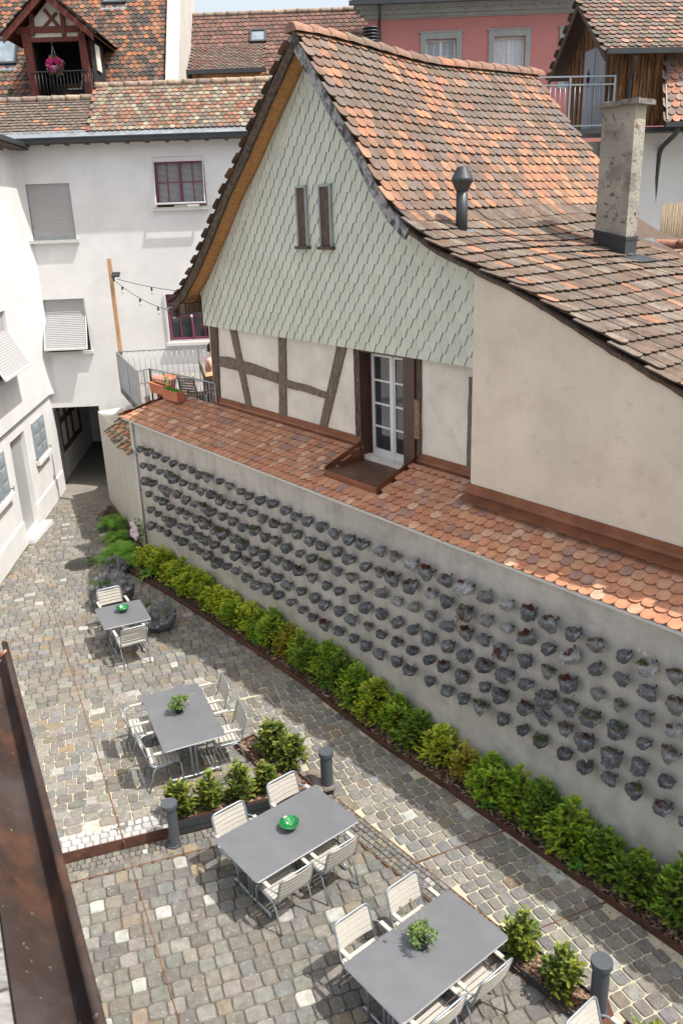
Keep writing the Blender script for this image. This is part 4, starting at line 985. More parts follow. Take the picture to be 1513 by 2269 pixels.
# hanging flowers and furniture on that balcony
hb = thing('flower_basket', 'hanging basket of magenta petunias above the dormer balcony railing', 'hanging plant', onY(122, 145, DY+.0))
def leafcloud(g, n, fR, size, cols, flat=.35, asp=2.2, ctr=(0, 0, 0)):
    for i in range(n):
        p, d = fR(); p = Vector(p)+Vector(ctr); d = Vector(d).normalized() if Vector(d).length > 1e-6 else Vector((0, 0, 1))
        a = Vector((R()-.5, R()-.5, R()-.5)).normalized(); x = d.cross(a)
        if x.length < 1e-3: continue
        x.normalize(); l = size*(.6+R()*.8); wd = l/asp; nrm = x.cross(d)
        g.add([p, p+d*l*.5+x*wd*.5+nrm*wd*.1, p+d*l, p+d*l*.5-x*wd*.5+nrm*wd*.1], [(0, 1, 2, 3)], col=random.choice(cols) if not callable(cols) else cols(p))
def ball(r, up=1., zmin=-1.):
    while True:
        v = Vector((R()*2-1, R()*2-1, R()*2-1))
        if v.length < 1 and v.z > zmin and v.length > .25: return v*r, v+Vector((0, 0, .3*up))
g = MB(); leafcloud(g, 260, lambda: ball(.21, 0), .075, [(.62, .01, .24), (.75, .03, .34), (.5, .005, .2)], asp=1.2); leafcloud(g, 160, lambda: ball(.24, 0), .09, [(.12, .20, .04), (.2, .3, .06)]); g.build('flowers', 'petal', hb, local=True)
g = MB(); g.lathe([(.02, -.2), (.12, -.14), (.15, -.02), (.14, -.02)], n=14); g.build('pot', 'zinc', hb, local=True)
g = MB()
for k in range(3): th = k*2.1; g.tube([(.14*math.cos(th), .14*math.sin(th), 0), (0, 0, .55)], .006, 5)
g.tube([(0, 0, .55), (0, 0, .78)], .008, 5); g.build('hanger', 'galvanised', hb, local=True)
bc = onY(172, 196, DY+.7); ch = thing('balcony_chair', 'pale folding chair standing inside the dormer balcony', 'chair', (bc.x, bc.y, zi0))
g = MB(); g.box(-.25, .2, -.2, .2, .46, .49); g.build('seat', 'white paint', ch, local=True)
g = MB(); g.prism([(.16, -.2, .5), (.16, .2, .5), (.28, .2, .95), (.28, -.2, .95)], (.02, 0, 0)); g.build('backrest', 'white paint', ch, local=True)
for s_ in (-.17, .17): g = MB(); g.tube([(-.2, s_, 0), (.18, s_, .5)], .012, 6); g.build('leg', 'dark metal', ch, local=True); g = MB(); g.tube([(.2, s_, 0), (-.18, s_, .46)], .012, 6); g.build('leg', 'dark metal', ch, local=True)
# middle roof
MR = thing('brown_roof_house', 'long house with reddish brown tiled roof and flat dormer below the sky', 'house', (-2, 32, 0))
mrot = math.radians(-.5); MY, MZ, MS = 31.6, 11.9, 1.12
def onM(px, py): return onP(px, py, Vector((0, MY, MZ)), Vector((0, -MS, 1)).normalized())
mx0 = xr+.4; rp0, rp1 = onM(420, 38), onM(808, 22); mx1 = onM(812, 100).x+.5
RB = [(.17, .085, .066), (.145, .078, .062), (.125, .07, .057), (.19, .095, .07), (.105, .065, .055)]
yt = (rp0.y+rp1.y)/2; zt3 = MZ+(yt-MY)*MS
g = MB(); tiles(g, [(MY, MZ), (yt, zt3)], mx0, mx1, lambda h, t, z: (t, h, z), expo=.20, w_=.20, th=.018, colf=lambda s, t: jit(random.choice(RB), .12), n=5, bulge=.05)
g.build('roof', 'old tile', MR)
g = MB(); g.quad((mx0, MY, MZ-.03), (mx1, MY, MZ-.03), (mx1, yt, zt3-.03), (mx0, yt, zt3-.03)); g.box(mx0, mx1, MY+.3, yt+3, 6, MZ+.3); g.build('roof_deck', 'old timber', MR)
g = MB(); ridge_row(g, Vector((mx0, yt, zt3+.03)), Vector((mx1, yt, zt3+.05)), r=.09); g.build('ridge_tiles', 'old tile', MR)
mu = Vector((0, 1, MS)).normalized(); mn = Vector((0, -MS, 1)).normalized()
skylight(MR, onM(556, 96), Vector((1, 0, 0)), mu, mn, .52, .55, 'small skylight in the brown roof')
a_, b_ = onM(425, 168), onM(590, 165); c_ = onM(440, 110)
g = MB(); yo = a_.y-.7; tiles(g, [(yo, a_.z+.05), (c_.y+.1, c_.z+.10)], a_.x, b_.x, lambda h, t, z: (t, h, z), expo=.12, w_=.17, th=.014, colf=lambda s, t: jit(random.choice(DB_[:3]+RB[:2]), .12), n=4)
do_ = g.build('dormer_roof', 'old tile', MR)
g = MB(); g.bar((a_.x-.08, yo-.05, a_.z+.0), (b_.x+.05, yo-.05, a_.z+.0), .12, .14); g.build('gutter', 'dark metal', do_)
g = MB(); g.box(a_.x+.1, b_.x-.1, yo+.12, yo+.2, a_.z-.8, a_.z-.02); g.build('dormer_front', 'soffit wood', do_)
g = MB(); g.box(a_.x+.4, b_.x-.2, yo+.10, yo+.13, a_.z-.8, a_.z-.22); g.build('window', 'glass', do_)
g = MB(); g.bar((a_.x+.3, yo, a_.z-.03), (a_.x+.3, yo+.1, a_.z-.4), .06, .06); g.build('downpipe', 'dark metal', do_)
# pink building
PY_ = 30.0; KY = 0
pk = thing('pink_building', 'pink rendered building with grey stone window frames and cornice behind the roofs', 'building', (5, 30, 0))
def pz_(px, py, y=PY_): v = onY(px, py, y); return v.x, v.z
px0 = pz_(815, 60)[0]; zc0 = pz_(1000, 45)[1]; 
fw = lambda u, z, d=0: Vector((u, PY_-d, z))
wins = []
for (xa_, ya, xb_) in ((932, 74, 1022), (1083, 68, 1175), (1240, 62, 1335)):
    a, zt = pz_(xa_, ya); b, _ = pz_(xb_, ya-2); wins.append((a+.16, b-.16, zt-1.75, zt-.18))
g = MB(); holed(g, fw, px0, 14, 6, zc0+.1, [w_+(.2,) for w_ in wins]); g.quad((px0, PY_, 6), (px0, PY_+6, 6), (px0, PY_+6, zc0), (px0, PY_, zc0)); g.build('wall', 'pink plaster', pk)
for w_, lab in zip(wins, ('left window with a dark roof mirrored in it', 'middle window with pale curtains', 'right window half hidden by the wooden gable')):
    a, b, z0, z1 = w_; g = MB()
    for (x0_, x1_, c0_, c1_) in ((a-.17, a, z0, z1), (b, b+.17, z0, z1), (a-.17, b+.17, z1, z1+.18)): g.box(x0_, x1_, PY_-.05, PY_+.02, c0_, c1_)
    g.box(a-.22, b+.22, PY_-.07, PY_+.01, z1+.18, z1+.22)
    sfr = g.build('window', 'grey stone trim', pk); sfr['label'] = lab
    g = MB(); m_ = (a+b)/2; d = PY_+.12
    for xx, ww in ((a+.035, .07), (b-.035, .07), (m_, .09)): g.box(xx-ww/2, xx+ww/2, d, d+.05, z0, z1)
    g.box(a, b, d+.001, d+.049, z1-.07, z1)
    for k in (.27, .73): g.box(a+(b-a)*k-.012, a+(b-a)*k+.012, d+.01, d+.04, z0, z1)
    for k in (.36, .70): g.box(a, b, d+.012, d+.038, z0+(z1-z0)*k-.012, z0+(z1-z0)*k+.012)
    g.build('sash', 'white paint', sfr)
    g = MB(); g.quad((a, d+.03, z0), (b, d+.03, z0), (b, d+.03, z1), (a, d+.03, z1)); g.build('pane', 'curtain glass' if 'curtains' in lab else 'sky glass', sfr)
g = MB(); 
for (z0_, z1_, o_) in ((zc0+.08, zc0+.12, .05), (zc0+.12, zc0+.20, .10), (zc0+.20, zc0+.32, .24), (zc0+.32, zc0+.38, .36), (zc0+.38, zc0+.42, .45)): g.box(px0-o_, 14, PY_-o_, PY_+.2, z0_, z1_)
x = px0
while x < 13: g.box(x, x+.12, PY_-.33, PY_-.24, zc0+.26, zc0+.32); x += .75
g.build('cornice', 'grey stone trim', pk)
zz = zc0+.45
g = MB(); g.bar((px0-.6, PY_-.62, zz), (14, PY_-.62, zz), .14, .12); g.tube(fillet([(px0+.35, PY_-.58, zz), (px0+.35, PY_-.45, zz-.35), (px0+.35, PY_-.07, zz-.6), (px0+.35, PY_-.07, 8)], .1), .05, 8); g.build('gutter', 'dark metal', pk)
g = MB(); tiles(g, [(PY_-.6, zz+.08), (PY_+3, zz+.08+2.6)], px0-.5, 13, lambda h, t, z: (t, h, z), expo=.17, w_=.18, th=.016, colf=lambda s, t: jit(random.choice(MOS[2:4]+DB_+RB), .2), n=4); g.quad((px0-.5, PY_-.6, zz+.04), (13, PY_-.6, zz+.04), (13, PY_+3, zz+2.64), (px0-.5, PY_+3, zz+2.64)); g.build('roof', 'old tile', pk)
# steel vent on the roof behind the ridge
vp = onY(822, 112, 27.5); vt = thing('vent_pipe', 'stainless steel vent pipe with black louvred cap behind the ridge', 'vent pipe', vp)
g = MB(); g.lathe([(.20, -1.5), (.20, .05)], n=18); g.build('pipe', 'galvanised', vt, local=True)
g = MB(); g.lathe([(.21, -.02), (.21, .14), (.13, .18), (.13, .22)], n=18); g.build('collar', 'zinc', vt, local=True)
g = MB()
for i in range(5): g.lathe([(.13, .20+i*.085), (.24, .22+i*.085), (.24, .25+i*.085), (.13, .27+i*.085)], n=18)
g.build('cap', 'dark metal', vt, local=True)
# ================================================================== wooden loft house on the right
K = Vector((6.42, 20.5, 0)); FA_ = math.radians(7); fx = Vector((math.cos(FA_), math.sin(FA_), 0)); gx = Vector((-math.sin(FA_), math.cos(FA_), 0))
ls = thing('loft_house', 'house with weathered wooden loft, grey plank door and tiled roof, right behind the chimney', 'house', (K.x, K.y, 0))
def S(u, v, z): return K+fx*u+gx*v+Vector((0, 0, z))
zf = onY(1385, 280, 20.6).z; ze = onY(1370, 88, 20.4).z; GD = 2.7; zpk = onY(1312, 8, 20.5+GD/2).z
g = MB()
n = 13
for i in range(n):
    u0, u1 = 1.05*i/n*1.0, 1.05*(i+1)/n; g.prism([S(u0+.006, -.02*(i % 2), zf), S(u1-.006, -.02*(i % 2), zf), S(u1-.006, -.02*(i % 2), ze), S(u0+.006, -.02*(i % 2), ze)], gx*.05)
g.prism([S(0, .03, zf), S(6, .03, zf), S(6, .03, ze), S(0, .03, ze)], gx*.05)
g.build('plank_wall', 'shed wood', ls)['label'] = 'orange brown planks blackened at the foot'
g = MB(); n = 22
for i in range(n):
    v0, v1 = GD*i/n, GD*(i+1)/n; vm = (v0+v1)/2; top = lambda v: ze+(zpk-ze)*(1-abs(v-GD/2)/(GD/2))-.06; o_ = -.02*(i % 2)
    g.prism([S(o_, v0+.006, zf-.1), S(o_, v1-.006, zf-.1), S(o_, v1-.006, top(v1)), S(o_, v0+.006, top(v0))], fx*.05)
g.build('gable_planks', 'shed wood', ls)
g = MB()
for (v0, v1) in ((.42, .98), (1.02, 1.60)): g.prism([S(-.07, v0, zf-.05), S(-.07, v1, zf-.05), S(-.07, v1, min(zf+1.75, 99)), S(-.07, v0, zf+1.45+.3*(v0 > .9))], fx*.04)
ld = g.build('loft_door', 'grey door paint', ls)
g = MB(); c = S(-.085, 1.32, zf+1.15); g.add([c+gx*.09, c+Vector((0, 0, .2)), c-gx*.09, c-Vector((0, 0, .2))], [(0, 1, 2, 3)]); g.build('diamond_opening', 'dark inside', ld)
g = MB(); g.tube([S(-.09, .52, zf+.95), S(-.16, .52, zf+.95), S(-.16, .70, zf+.95)], .015, 6); g.build('handle', 'galvanised', ld)
g = MB(); ov = -.42
for (v0, z0, v1, z1) in ((-.30, ze-.28, GD/2, zpk+.05), (GD+.35, ze-.35, GD/2, zpk+.05)): g.prism([S(ov, v0, z0), S(ov, v1, z1), S(ov, v1, z1-.16), S(ov, v0, z0-.16)], fx*.04)
g.build('verge_board', 'old timber', ls)
for s_, (v0, z0) in enumerate(((-.35, ze-.28), (GD+.35, ze-.35))):
    g = MB(); tiles(g, [(v0, z0), (GD/2, zpk+.06)], ov-.03, 6, lambda h, t, z: S(t, h, z), expo=.165, w_=.18, th=.018, colf=lambda s, t: jit(random.choice(DB_+MOS[2:3]+[(.34, .17, .12)]), .25), n=5)
    o = g.build('roof', 'old tile', ls)
    g = MB(); g.quad(S(ov, v0, z0-.03), S(6, v0, z0-.03), S(6, GD/2, zpk+.03), S(ov, GD/2, zpk+.03)); g.build('deck', 'old timber', o)
g = MB(); g.bar(S(ov, -.42, ze-.27), S(6, -.42, ze-.27), .11, .11); g.tube(fillet([S(.25, -.40, ze-.3), S(.25, -.38, ze-.5), S(.30, -.08, ze-.75), S(.30, -.08, zf-.2)], .1), .045, 8); g.build('gutter', 'dark metal', ls)
g = MB(); g.box(6.6, 14, 21.2, 25, 4, zf-.3); g.prism([S(.0, .35, 4), S(8, .35, 4), S(8, .35, zf), S(0, .35, zf)], gx*.2); g.prism([S(-3.5, .8, 4), S(.2, .8, 4), S(.2, .8, zf-.25), S(-3.5, .8, zf-.25)], gx*.2)
g.build('lower_wall', 'white plaster', ls)
g = MB(); g.prism([S(-3.2, -.10, zf-.14), S(2, -.10, zf-.14), S(2, 1.2, zf-.14), S(-3.2, 1.2, zf-.14)], (0, 0, .10)); g.bar(S(-3.2, -.14, zf-.10), S(3.4, -.14, zf-.10), .06, .08); g.build('balcony_slab', 'dark metal', ls)
g = MB(); ry = -.12; zr = onY(1300, 171, 20.4).z
g.bar(S(-3.2, ry, zr), S(-.05, ry, zr), .045, .03); g.bar(S(-3.2, ry, zr-.16), S(-.05, ry, zr-.16), .03, .03); g.bar(S(-3.2, ry, zf+.02), S(-.05, ry, zf+.02), .03, .03)
for i in range(4): g.bar(S(-3.15+i*1.03, ry, zf-.1), S(-3.15+i*1.03, ry, zr), .04, .04)
for i in range(28): g.tube([S(-3.1+i*.112, ry, zf+.02), S(-3.1+i*.112, ry, zr-.16)], .008, 5)
g.build('railing', 'galvanised', ls)
g = MB(); a = onY(1496, 92, 20.4); b = onY(1478, 270, 19.9)
tiles(g, [(19.9, b.z), (20.9, b.z+1.75)], b.x-.05, b.x+4, lambda h, t, z: (t+(h-19.9)*.16, h, z), expo=.17, w_=.19, th=.018, colf=lambda s, t: pick((.4, [(.46, .20, .12)]), (.6, [(.22, .16, .14), (.26, .19, .16)])), n=6)
o = g.build('lean_to_roof', 'old tile', ls)
g = MB(); g.quad((b.x, 19.9, b.z-.04), (b.x+4, 19.9, b.z-.04), (b.x+4.2, 20.9, b.z+1.7), (b.x+.16, 20.9, b.z+1.7)); g.bar((b.x-.08, 19.82, b.z-.06), (b.x+4, 19.82, b.z-.06), .11, .10); g.prism([(b.x-.04, 19.85, b.z-.12), (b.x+.12, 20.9, b.z+1.62), (b.x+.12, 20.9, b.z+1.8), (b.x-.04, 19.85, b.z+.05)], (.03, 0, 0)); g.build('deck', 'dark metal', o)
dpp = [onY(1502, 278, 20.0), onY(1498, 295, 20.2), onY(1461, 330, 21.0), onY(1452, 400, 21.05), onY(1446, 520, 21.1)]
g = MB(); g.tube(fillet(dpp, .2), .055, 8); g.build('downpipe', 'dark metal', ls)
# small lean roof with terracotta ridge and reed mat behind the chimney
nr = thing('low_neighbour_roof', 'low tiled roof with a terracotta ridge right of the chimney', 'roof', F(10.2, 5.6, 6.8), HRZ)
r0, r1 = onP(1400, 543, F(0, 5.5, 0), BV), onP(1560, 541, F(0, 5.5, 0), BV)
g = MB(); ridge_row(g, r0, r1, r=.085, L=.42, cols=((.40, .16, .09), (.34, .16, .10))); g.build('ridge_tiles', 'old tile', nr)
rl = [(r0-B0).dot(AV), (r1-B0).dot(AV), r0.z]
g = MB(); tiles(g, [(4.85, rl[2]-.42), (5.5, rl[2]-.04)], rl[0]+.1, rl[1], lambda h, t, z: F(t, h, z), expo=.2, w_=.18, th=.018, colf=lambda s, t: jit((.28, .17, .12), .25), n=5, keep=lambda t, s: t > rl[0]+.3+(.7-s)*.9); g.build('roof', 'old tile', nr)
g = MB(); g.prism([F(9.9, 4.74, 7.38), F(17, 4.74, 4.74), F(17, 5.5, 4.9), F(9.9, 5.5, 7.42)], (0, 0, .02)); g.prism([F(rl[0]-.1, 4.8, rl[2]-.5), F(17, 4.8, rl[2]-.5), F(17, 5.5, rl[2]-.07), F(rl[0]-.1, 5.5, rl[2]-.07)], (0, 0, .01)); g.build('flashing', 'dark galvanised', nr)
rm = thing('reed_screen', 'upright brown reed mat screen at the right edge behind the tiles', 'screen', onY(1490, 560, 17.6))
q0, q1, q2 = onY(1468, 452, 17.4), onY(1520, 452, 17.9), onY(1468, 600, 17.4)
g = MB(); n = 60
for i in range(n):
    p = q0.lerp(Vector((q0.x+1.6, q0.y+.5, q0.z)), i/n); g.tube([(p.x, p.y, q2.z), (p.x+(R()-.5)*.02, p.y, q0.z+(R()-.5)*.06)], .014, 5)
g.build('mat', 'reed', rm)
# ================================================================== roof terrace
TZ = 3.63; RT = 4.60
q0 = at(259, 780, RT); q1 = at(305, 823, RT); q2 = at(332, 817, RT); q3 = at(476, 849, RT); q4 = bw(q0.x+8.97+4.4, RT, 1.75)
tf = MB(); base = [q0, q1, F(-.9, 1.02, 0), F(2.2, 1.02, 0), F(2.2, 6, 0), Vector((.5, 25.3, 0)), Vector((q0.x+.02, 25.3, 0))]
tf.prism([(p.x, p.y, TZ-.2) for p in base], (0, 0, .2)); tag(tf.build('terrace_floor', 'grey planks'), kind='structure')
tb_ = MB(); b2 = [Vector((q0.x+.25, 25.38, 0)), Vector((q0.x+.25, q0.y+.1, 0)), F(-.7, 1.7, 0), F(2.2, 1.4, 0), F(4, 6, 0)]
tb_.prism([(p.x, p.y, -.05) for p in b2], (0, 0, TZ-.19)); tag(tb_.build('terrace_block', 'white plaster'), 'white rendered block carrying the roof terrace beside the passage', 'building')
rl_ = thing('terrace_railing', 'thin galvanised bar railing round the roof terrace, with a solid sheet panel on its left', 'railing', (q1.x, q1.y, TZ))
def rail(p, q, nb, name='railing_section', zb=TZ+.06, post=True):
    g = MB(); p = Vector((p.x, p.y, RT)); q = Vector((q.x, q.y, RT)); g.bar(p, q, .035, .025)
    a, b = Vector((p.x, p.y, zb)), Vector((q.x, q.y, zb)); g.bar(a, b, .03, .02)
    for i in range(nb+1): k = i/nb; c = a.lerp(b, k); g.tube([c, (c.x, c.y, RT)], .0075, 5)
    for k in ((0, .5, 1) if post else (0, 1)): c = a.lerp(b, k); g.bar((c.x, c.y, TZ-.15), (c.x, c.y, RT), .035, .035)
    return g.build(name, 'galvanised', rl_)
rail(q2, q3, 24); rail(q1, q2, 2); rail(q0, q4, 30)
g = MB(); g.prism([(q0.x, q0.y, TZ-.18), (q1.x, q1.y, TZ-.18), (q1.x, q1.y, RT-.03), (q0.x, q0.y, RT-.03)], (.012, .004, 0))
m_ = q0.lerp(q1, .52); 
for c in (q0, m_, q1): g.bar((c.x, c.y, TZ-.2), (c.x, c.y, RT), .03, .03)
g.bar((q0.x, q0.y, RT), (q1.x, q1.y, RT), .04, .025); g.build('sheet_panel', 'zinc', rl_)
pp = onY(268, 783, q0.y+.08); pt = onY(241, 573, q0.y+.08)
pw_ = thing('wooden_post', 'square wooden post rising from the terrace corner in front of the white wall', 'post', (pp.x, pp.y, TZ))
g = MB(); g.bar((pp.x, pp.y, TZ), (pp.x+.0, pp.y, pt.z), .10, .10); g.build('post', 'pole wood', pw_)
sp = onY(256, 610, q0.y-.05); so_ = thing('solar_lamp_box', 'small black solar panel box fixed near the top of the wooden post', 'solar panel', sp)
g = MB(); g.obox((.03, -.06, .02), (.11, 0, 0), (0, .08, .05), (0, -.008, .014)); g.build('panel', 'black pot', so_, local=True)
g = MB(); g.tube([(-.05, 0, -.03), (.02, -.05, .0)], .015, 6); g.box(-.07, -.03, -.03, .03, -.16, -.04); g.build('bracket', 'dark metal', so_, local=True)
s0 = onY(260, 618, q0.y-.05); s1 = onY(400, 645, q0.y-1.2); s2 = onY(258, 624, q0.y-.05); s3 = onY(392, 690, q0.y-2.2)
sg = thing('string_lights', 'black festoon cable with clear bulbs hung from the wooden post to the gable eave', 'string lights', s0)
def cat(p, q, drop, n=20): return [p.lerp(q, i/n)-Vector((0, 0, drop*4*(i/n)*(1-i/n))) for i in range(n+1)]
c1_, c2_ = cat(s0, s1, .04), cat(s2, s3, .14)
c3_ = cat(s3, onY(470, 660, q0.y-2.6), .1)
g = MB()
for c in (c1_, c2_, c3_): g.tube(c, .008, 5)
g.build('cable', 'black pot', sg)
for c, ks in ((c1_, (11,)), (c2_, (2, 8, 14, 19)), (c3_, (8,))):
    for k in ks:
        p = c[k]; g = MB(); g.lathe([(.012, 0), (.025, -.03), (.025, -.09), (.02, -.10)], p, 10); o = g.build('bulb_holder', 'black pot', sg)
        g = MB(); g.lathe([(.015, -.10), (.032, -.14), (.03, -.17), (.01, -.195)], p, 10); g.build('bulb', 'bulb', o)
# planters on the coping
def bxpl(a0, a1, b0, b1, z, lab, green):
    t = thing('planter_box', lab, 'planter', F((a0+a1)/2, (b0+b1)/2, z), HRZ, 'terracotta planter boxes on the coping'); L, W = (a1-a0)/2, (b1-b0)/2
    g = MB(); 
    for (x0, x1, y0, y1) in ((-L, L, -W, -W+.025), (-L, L, W-.025, W), (-L, -L+.025, -W+.025, W-.025), (L-.025, L, -W+.025, W-.025)):
        g.add([(x*k if zz < .1 else x, y*k if zz < .1 else y, zz) for zz, k in ((0, .9), (.22, 1)) for x, y in ((x0, y0), (x1, y0), (x1, y1), (x0, y1))], [(0, 1, 2, 3), (4, 5, 6, 7), (0, 1, 5, 4), (1, 2, 6, 5), (2, 3, 7, 6), (3, 0, 4, 7)])
    for (x0, x1, y0, y1) in ((-L-.015, L+.015, -W-.015, -W+.03), (-L-.015, L+.015, W-.03, W+.015), (-L-.015, -L+.03, -W+.03, W-.03), (L-.03, L+.015, -W+.03, W-.03)): g.box(x0, x1, y0, y1, .20, .235)
    g.build('box', 'terracotta', t, local=True)
    g = MB(); g.box(-L+.025, L-.025, -W+.025, W-.025, .1, .19); g.build('soil', 'soil', t, local=True)
    if green:
        g = MB(); leafcloud(g, 420, lambda: (Vector(((R()*2-1)*L*.8+.0, (R()*2-1)*W*.8, .19)), Vector((R()-.5, R()-.5, .6))), .07, [(.16, .34, .05), (.22, .42, .07), (.10, .24, .03)], asp=1.6); g.build('herbs', 'leaf', t, local=True)
    else:
        g = MB(); leafcloud(g, 40, lambda: (Vector((L*.85+(R()-.5)*.05, 0, .2+R()*.28)), Vector((R()-.5, R()-.5, .2))), .07, [(.3, .5, .1)], asp=1.8); g.tube([(L*.85, 0, .15), (L*.87, 0, .48)], .005, 5, col=(.2, .35, .08)); g.build('seedling', 'leaf', t, local=True)
a1_, z1_ = pb(318, 848, .62); 
bxpl(-.28, .52, .66, .86, 4.10, 'terracotta planter box with bare soil on the left end of the coping', False)
bxpl(.58, 1.38, .56, .76, 4.08, 'terracotta planter box with low green herbs on the coping by the railing', True)
bp = onY(326, 868, 19.3); big = thing('terracotta_pot', 'big round terracotta pot behind the left planter box on the terrace', 'pot', (F(-.62, 1.25, 0).x, F(-.62, 1.25, 0).y, TZ))
g = MB(); g.lathe([(.20, 0), (.27, .62), (.31, .63), (.31, .72), (.27, .72), (.25, .6), (.02, .58)], n=28); g.build('pot', 'terracotta', big, local=True)
# terrace table, two chairs and the person
def wchair(loc, rz, lab):
    t = thing('garden_chair', lab, 'chair', loc, rz, 'wooden chairs on the roof terrace')
    g = MB()
    for i in range(6): g.box(-.23, .23, -.20+i*.073, -.14+i*.073, .42, .44)
    g.build('seat', 'terrace wood', t, local=True)
    g = MB()
    for i in range(6): g.box(-.21, .21, -.235-.012*i, -.215-.012*i, .50+i*.065, .545+i*.065)
    g.build('backrest', 'terrace wood', t, local=True)
    for s_ in (-1, 1):
        g = MB(); g.bar((s_*.23, .22, 0), (s_*.23, -.15, .45), .03, .045); g.build('leg', 'terrace wood', t, local=True)
        g = MB(); g.bar((s_*.23, -.12, 0), (s_*.23, -.32, .92), .03, .045); g.build('leg', 'terrace wood', t, local=True)
    return t
PYs = 21.35; ps = onY(459, 806, PYs)
px_ = ps.x+.12
per_r = math.radians(-75)      # facing
pm = Matrix.Translation((px_, PYs, TZ)) @ Matrix.Rotation(per_r, 4, 'Z')
def PL(x, y, z): v = pm @ Vector((x, y, z)); return v
wchair((PL(0, .02, 0).x, PL(0, .02, 0).y, TZ), per_r, 'slatted wooden chair with the bare shouldered person on it, behind the corner post')
cc = onY(458, 868, 19.9); wchair((cc.x+.05, cc.y, TZ), math.radians(35), 'slatted wooden chair between the front railing and the terrace table')
cc = onY(422, 865, 19.6); wchair((cc.x+.1, cc.y+.1, TZ), math.radians(-30), 'slatted wooden chair just behind the planter box with herbs')
tt = onY(478, 838, 20.6); tg = thing('garden_table', 'light wooden terrace table half hidden behind the corner post', 'table', (tt.x+.35, tt.y, TZ))
g = MB()
for i in range(8): g.box(-.6, .6, -.40+i*.1, -.31+i*.1, .70, .73)
g.build('tabletop', 'pole wood', tg, local=True)
for sx in (-.52, .52):
    for sy in (-.33, .33): g = MB(); g.bar((sx, sy, 0), (sx, sy, .70), .05, .05); g.build('leg', 'terrace wood', tg, local=True)
def skin(name, pts, edges, rad, m, parent=None, sub=2, world=True):
    me = bpy.data.meshes.new(name); V = [Vector(p) for p in pts]
    if parent is not None and world: M = WORLD[parent.name].inverted(); V = [M @ v for v in V]
    me.from_pydata([tuple(v) for v in V], edges, []); o = bpy.data.objects.new(name, me); COL.objects.link(o)
    md = o.modifiers.new('skin', 'SKIN'); 
    if not me.skin_vertices: me.attributes
    sv = me.skin_vertices[0].data if me.skin_vertices else None
    if sv is None:
        bpy.context.view_layer.objects.active = o; o.select_set(True); bpy.ops.mesh.customdata_skin_add(); sv = me.skin_vertices[0].data; o.select_set(False)
    for i, r in enumerate(rad): sv[i].radius = r if isinstance(r, tuple) else (r, r)
    sv[0].use_root = True
    md.use_smooth_shade = True; s2_ = o.modifiers.new('sub', 'SUBSURF'); s2_.levels = sub; s2_.render_levels = sub
    me.materials.append(MATS[m])
    if parent is not None: o.parent = parent; WORLD[o.name] = WORLD[parent.name]
    return o
pr_ = thing('person', 'person with bare shoulders sitting on the terrace, half hidden by the post', 'person', (px_, PYs, TZ), per_r)
J = [(0, -.05, .50), (0, -.08, .66), (0, -.07, .82), (0, -.04, .97), (0, .0, 1.05), (0, .03, 1.13), (0, .05, 1.24), (0, .05, 1.32),
     (.17, -.05, .98), (.25, -.02, .84), (.27, .06, .68), (.20, .26, .76), (.17, .34, .78),
     (-.17, -.05, .98), (-.25, -.02, .84), (-.27, .06, .68), (-.20, .26, .76), (-.17, .34, .78),
     (.10, .02, .50), (.13, .40, .52), (.13, .42, .10), (.13, .54, .05), (-.10, .02, .50), (-.13, .40, .52), (-.13, .42, .10), (-.13, .54, .05)]
E_ = [(0, 1), (1, 2), (2, 3), (3, 4), (4, 5), (5, 6), (6, 7), (3, 8), (8, 9), (9, 10), (10, 11), (11, 12), (3, 13), (13, 14), (14, 15), (15, 16), (16, 17), (0, 18), (18, 19), (19, 20), (20, 21), (0, 22), (22, 23), (23, 24), (24, 25)]
Rr = [(.15, .11), (.14, .10), (.16, .11), (.13, .09), .06, .07, .095, .07, .075, .055, .045, .035, .03, .075, .055, .045, .035, .03, .09, .07, .045, .035, .09, .07, .045, .035]
FN = 26
hand = []
for s_ in (1, -1):
    wv = 12 if s_ > 0 else 17
    for k in range(5):
        bx_ = s_*.17+(k-2)*.018; i0 = len(J); J += [(bx_, .39, .78), (bx_+(k-2)*.004, .44-.01*abs(k-2), .77)]; E_ += [(wv, i0), (i0, i0+1)]; Rr += [.011, .009]
skin('body', [PL(*p) for p in J], E_, Rr, 'skin', pr_)
g = MB(); 
for i in range(500):
    v = Vector((R()-.5, R()-.5, R()-.2)).normalized(); c = Vector((0, .035, 1.27))+Vector((v.x*.098, v.y*.11, v.z*.12))
    if v.y > .45 and v.z < .5: continue
    d = Vector((v.x, v.y, v.z-.8)).normalized()*.04; s_ = v.cross(d).normalized()*.012; g.add([PL(*(c-s_)), PL(*(c+s_)), PL(*(c+d+s_)), PL(*(c+d-s_))], [(0, 1, 2, 3)])
g.lathe([(.02, 1.40), (.085, 1.375), (.112, 1.31), (.108, 1.24), (.07, 1.17)], (0, 0, 0), 14) if False else None
g.build('hair', 'hair', pr_)
skin('shorts', [PL(0, -.05, .54), PL(0, -.03, .49), PL(.11, .05, .50), PL(.13, .30, .52), PL(-.11, .05, .50), PL(-.13, .30, .52)], [(0, 1), (1, 2), (2, 3), (1, 4), (4, 5)], [(.165, .125), (.17, .13), .105, .095, .105, .095], 'cloth', pr_)
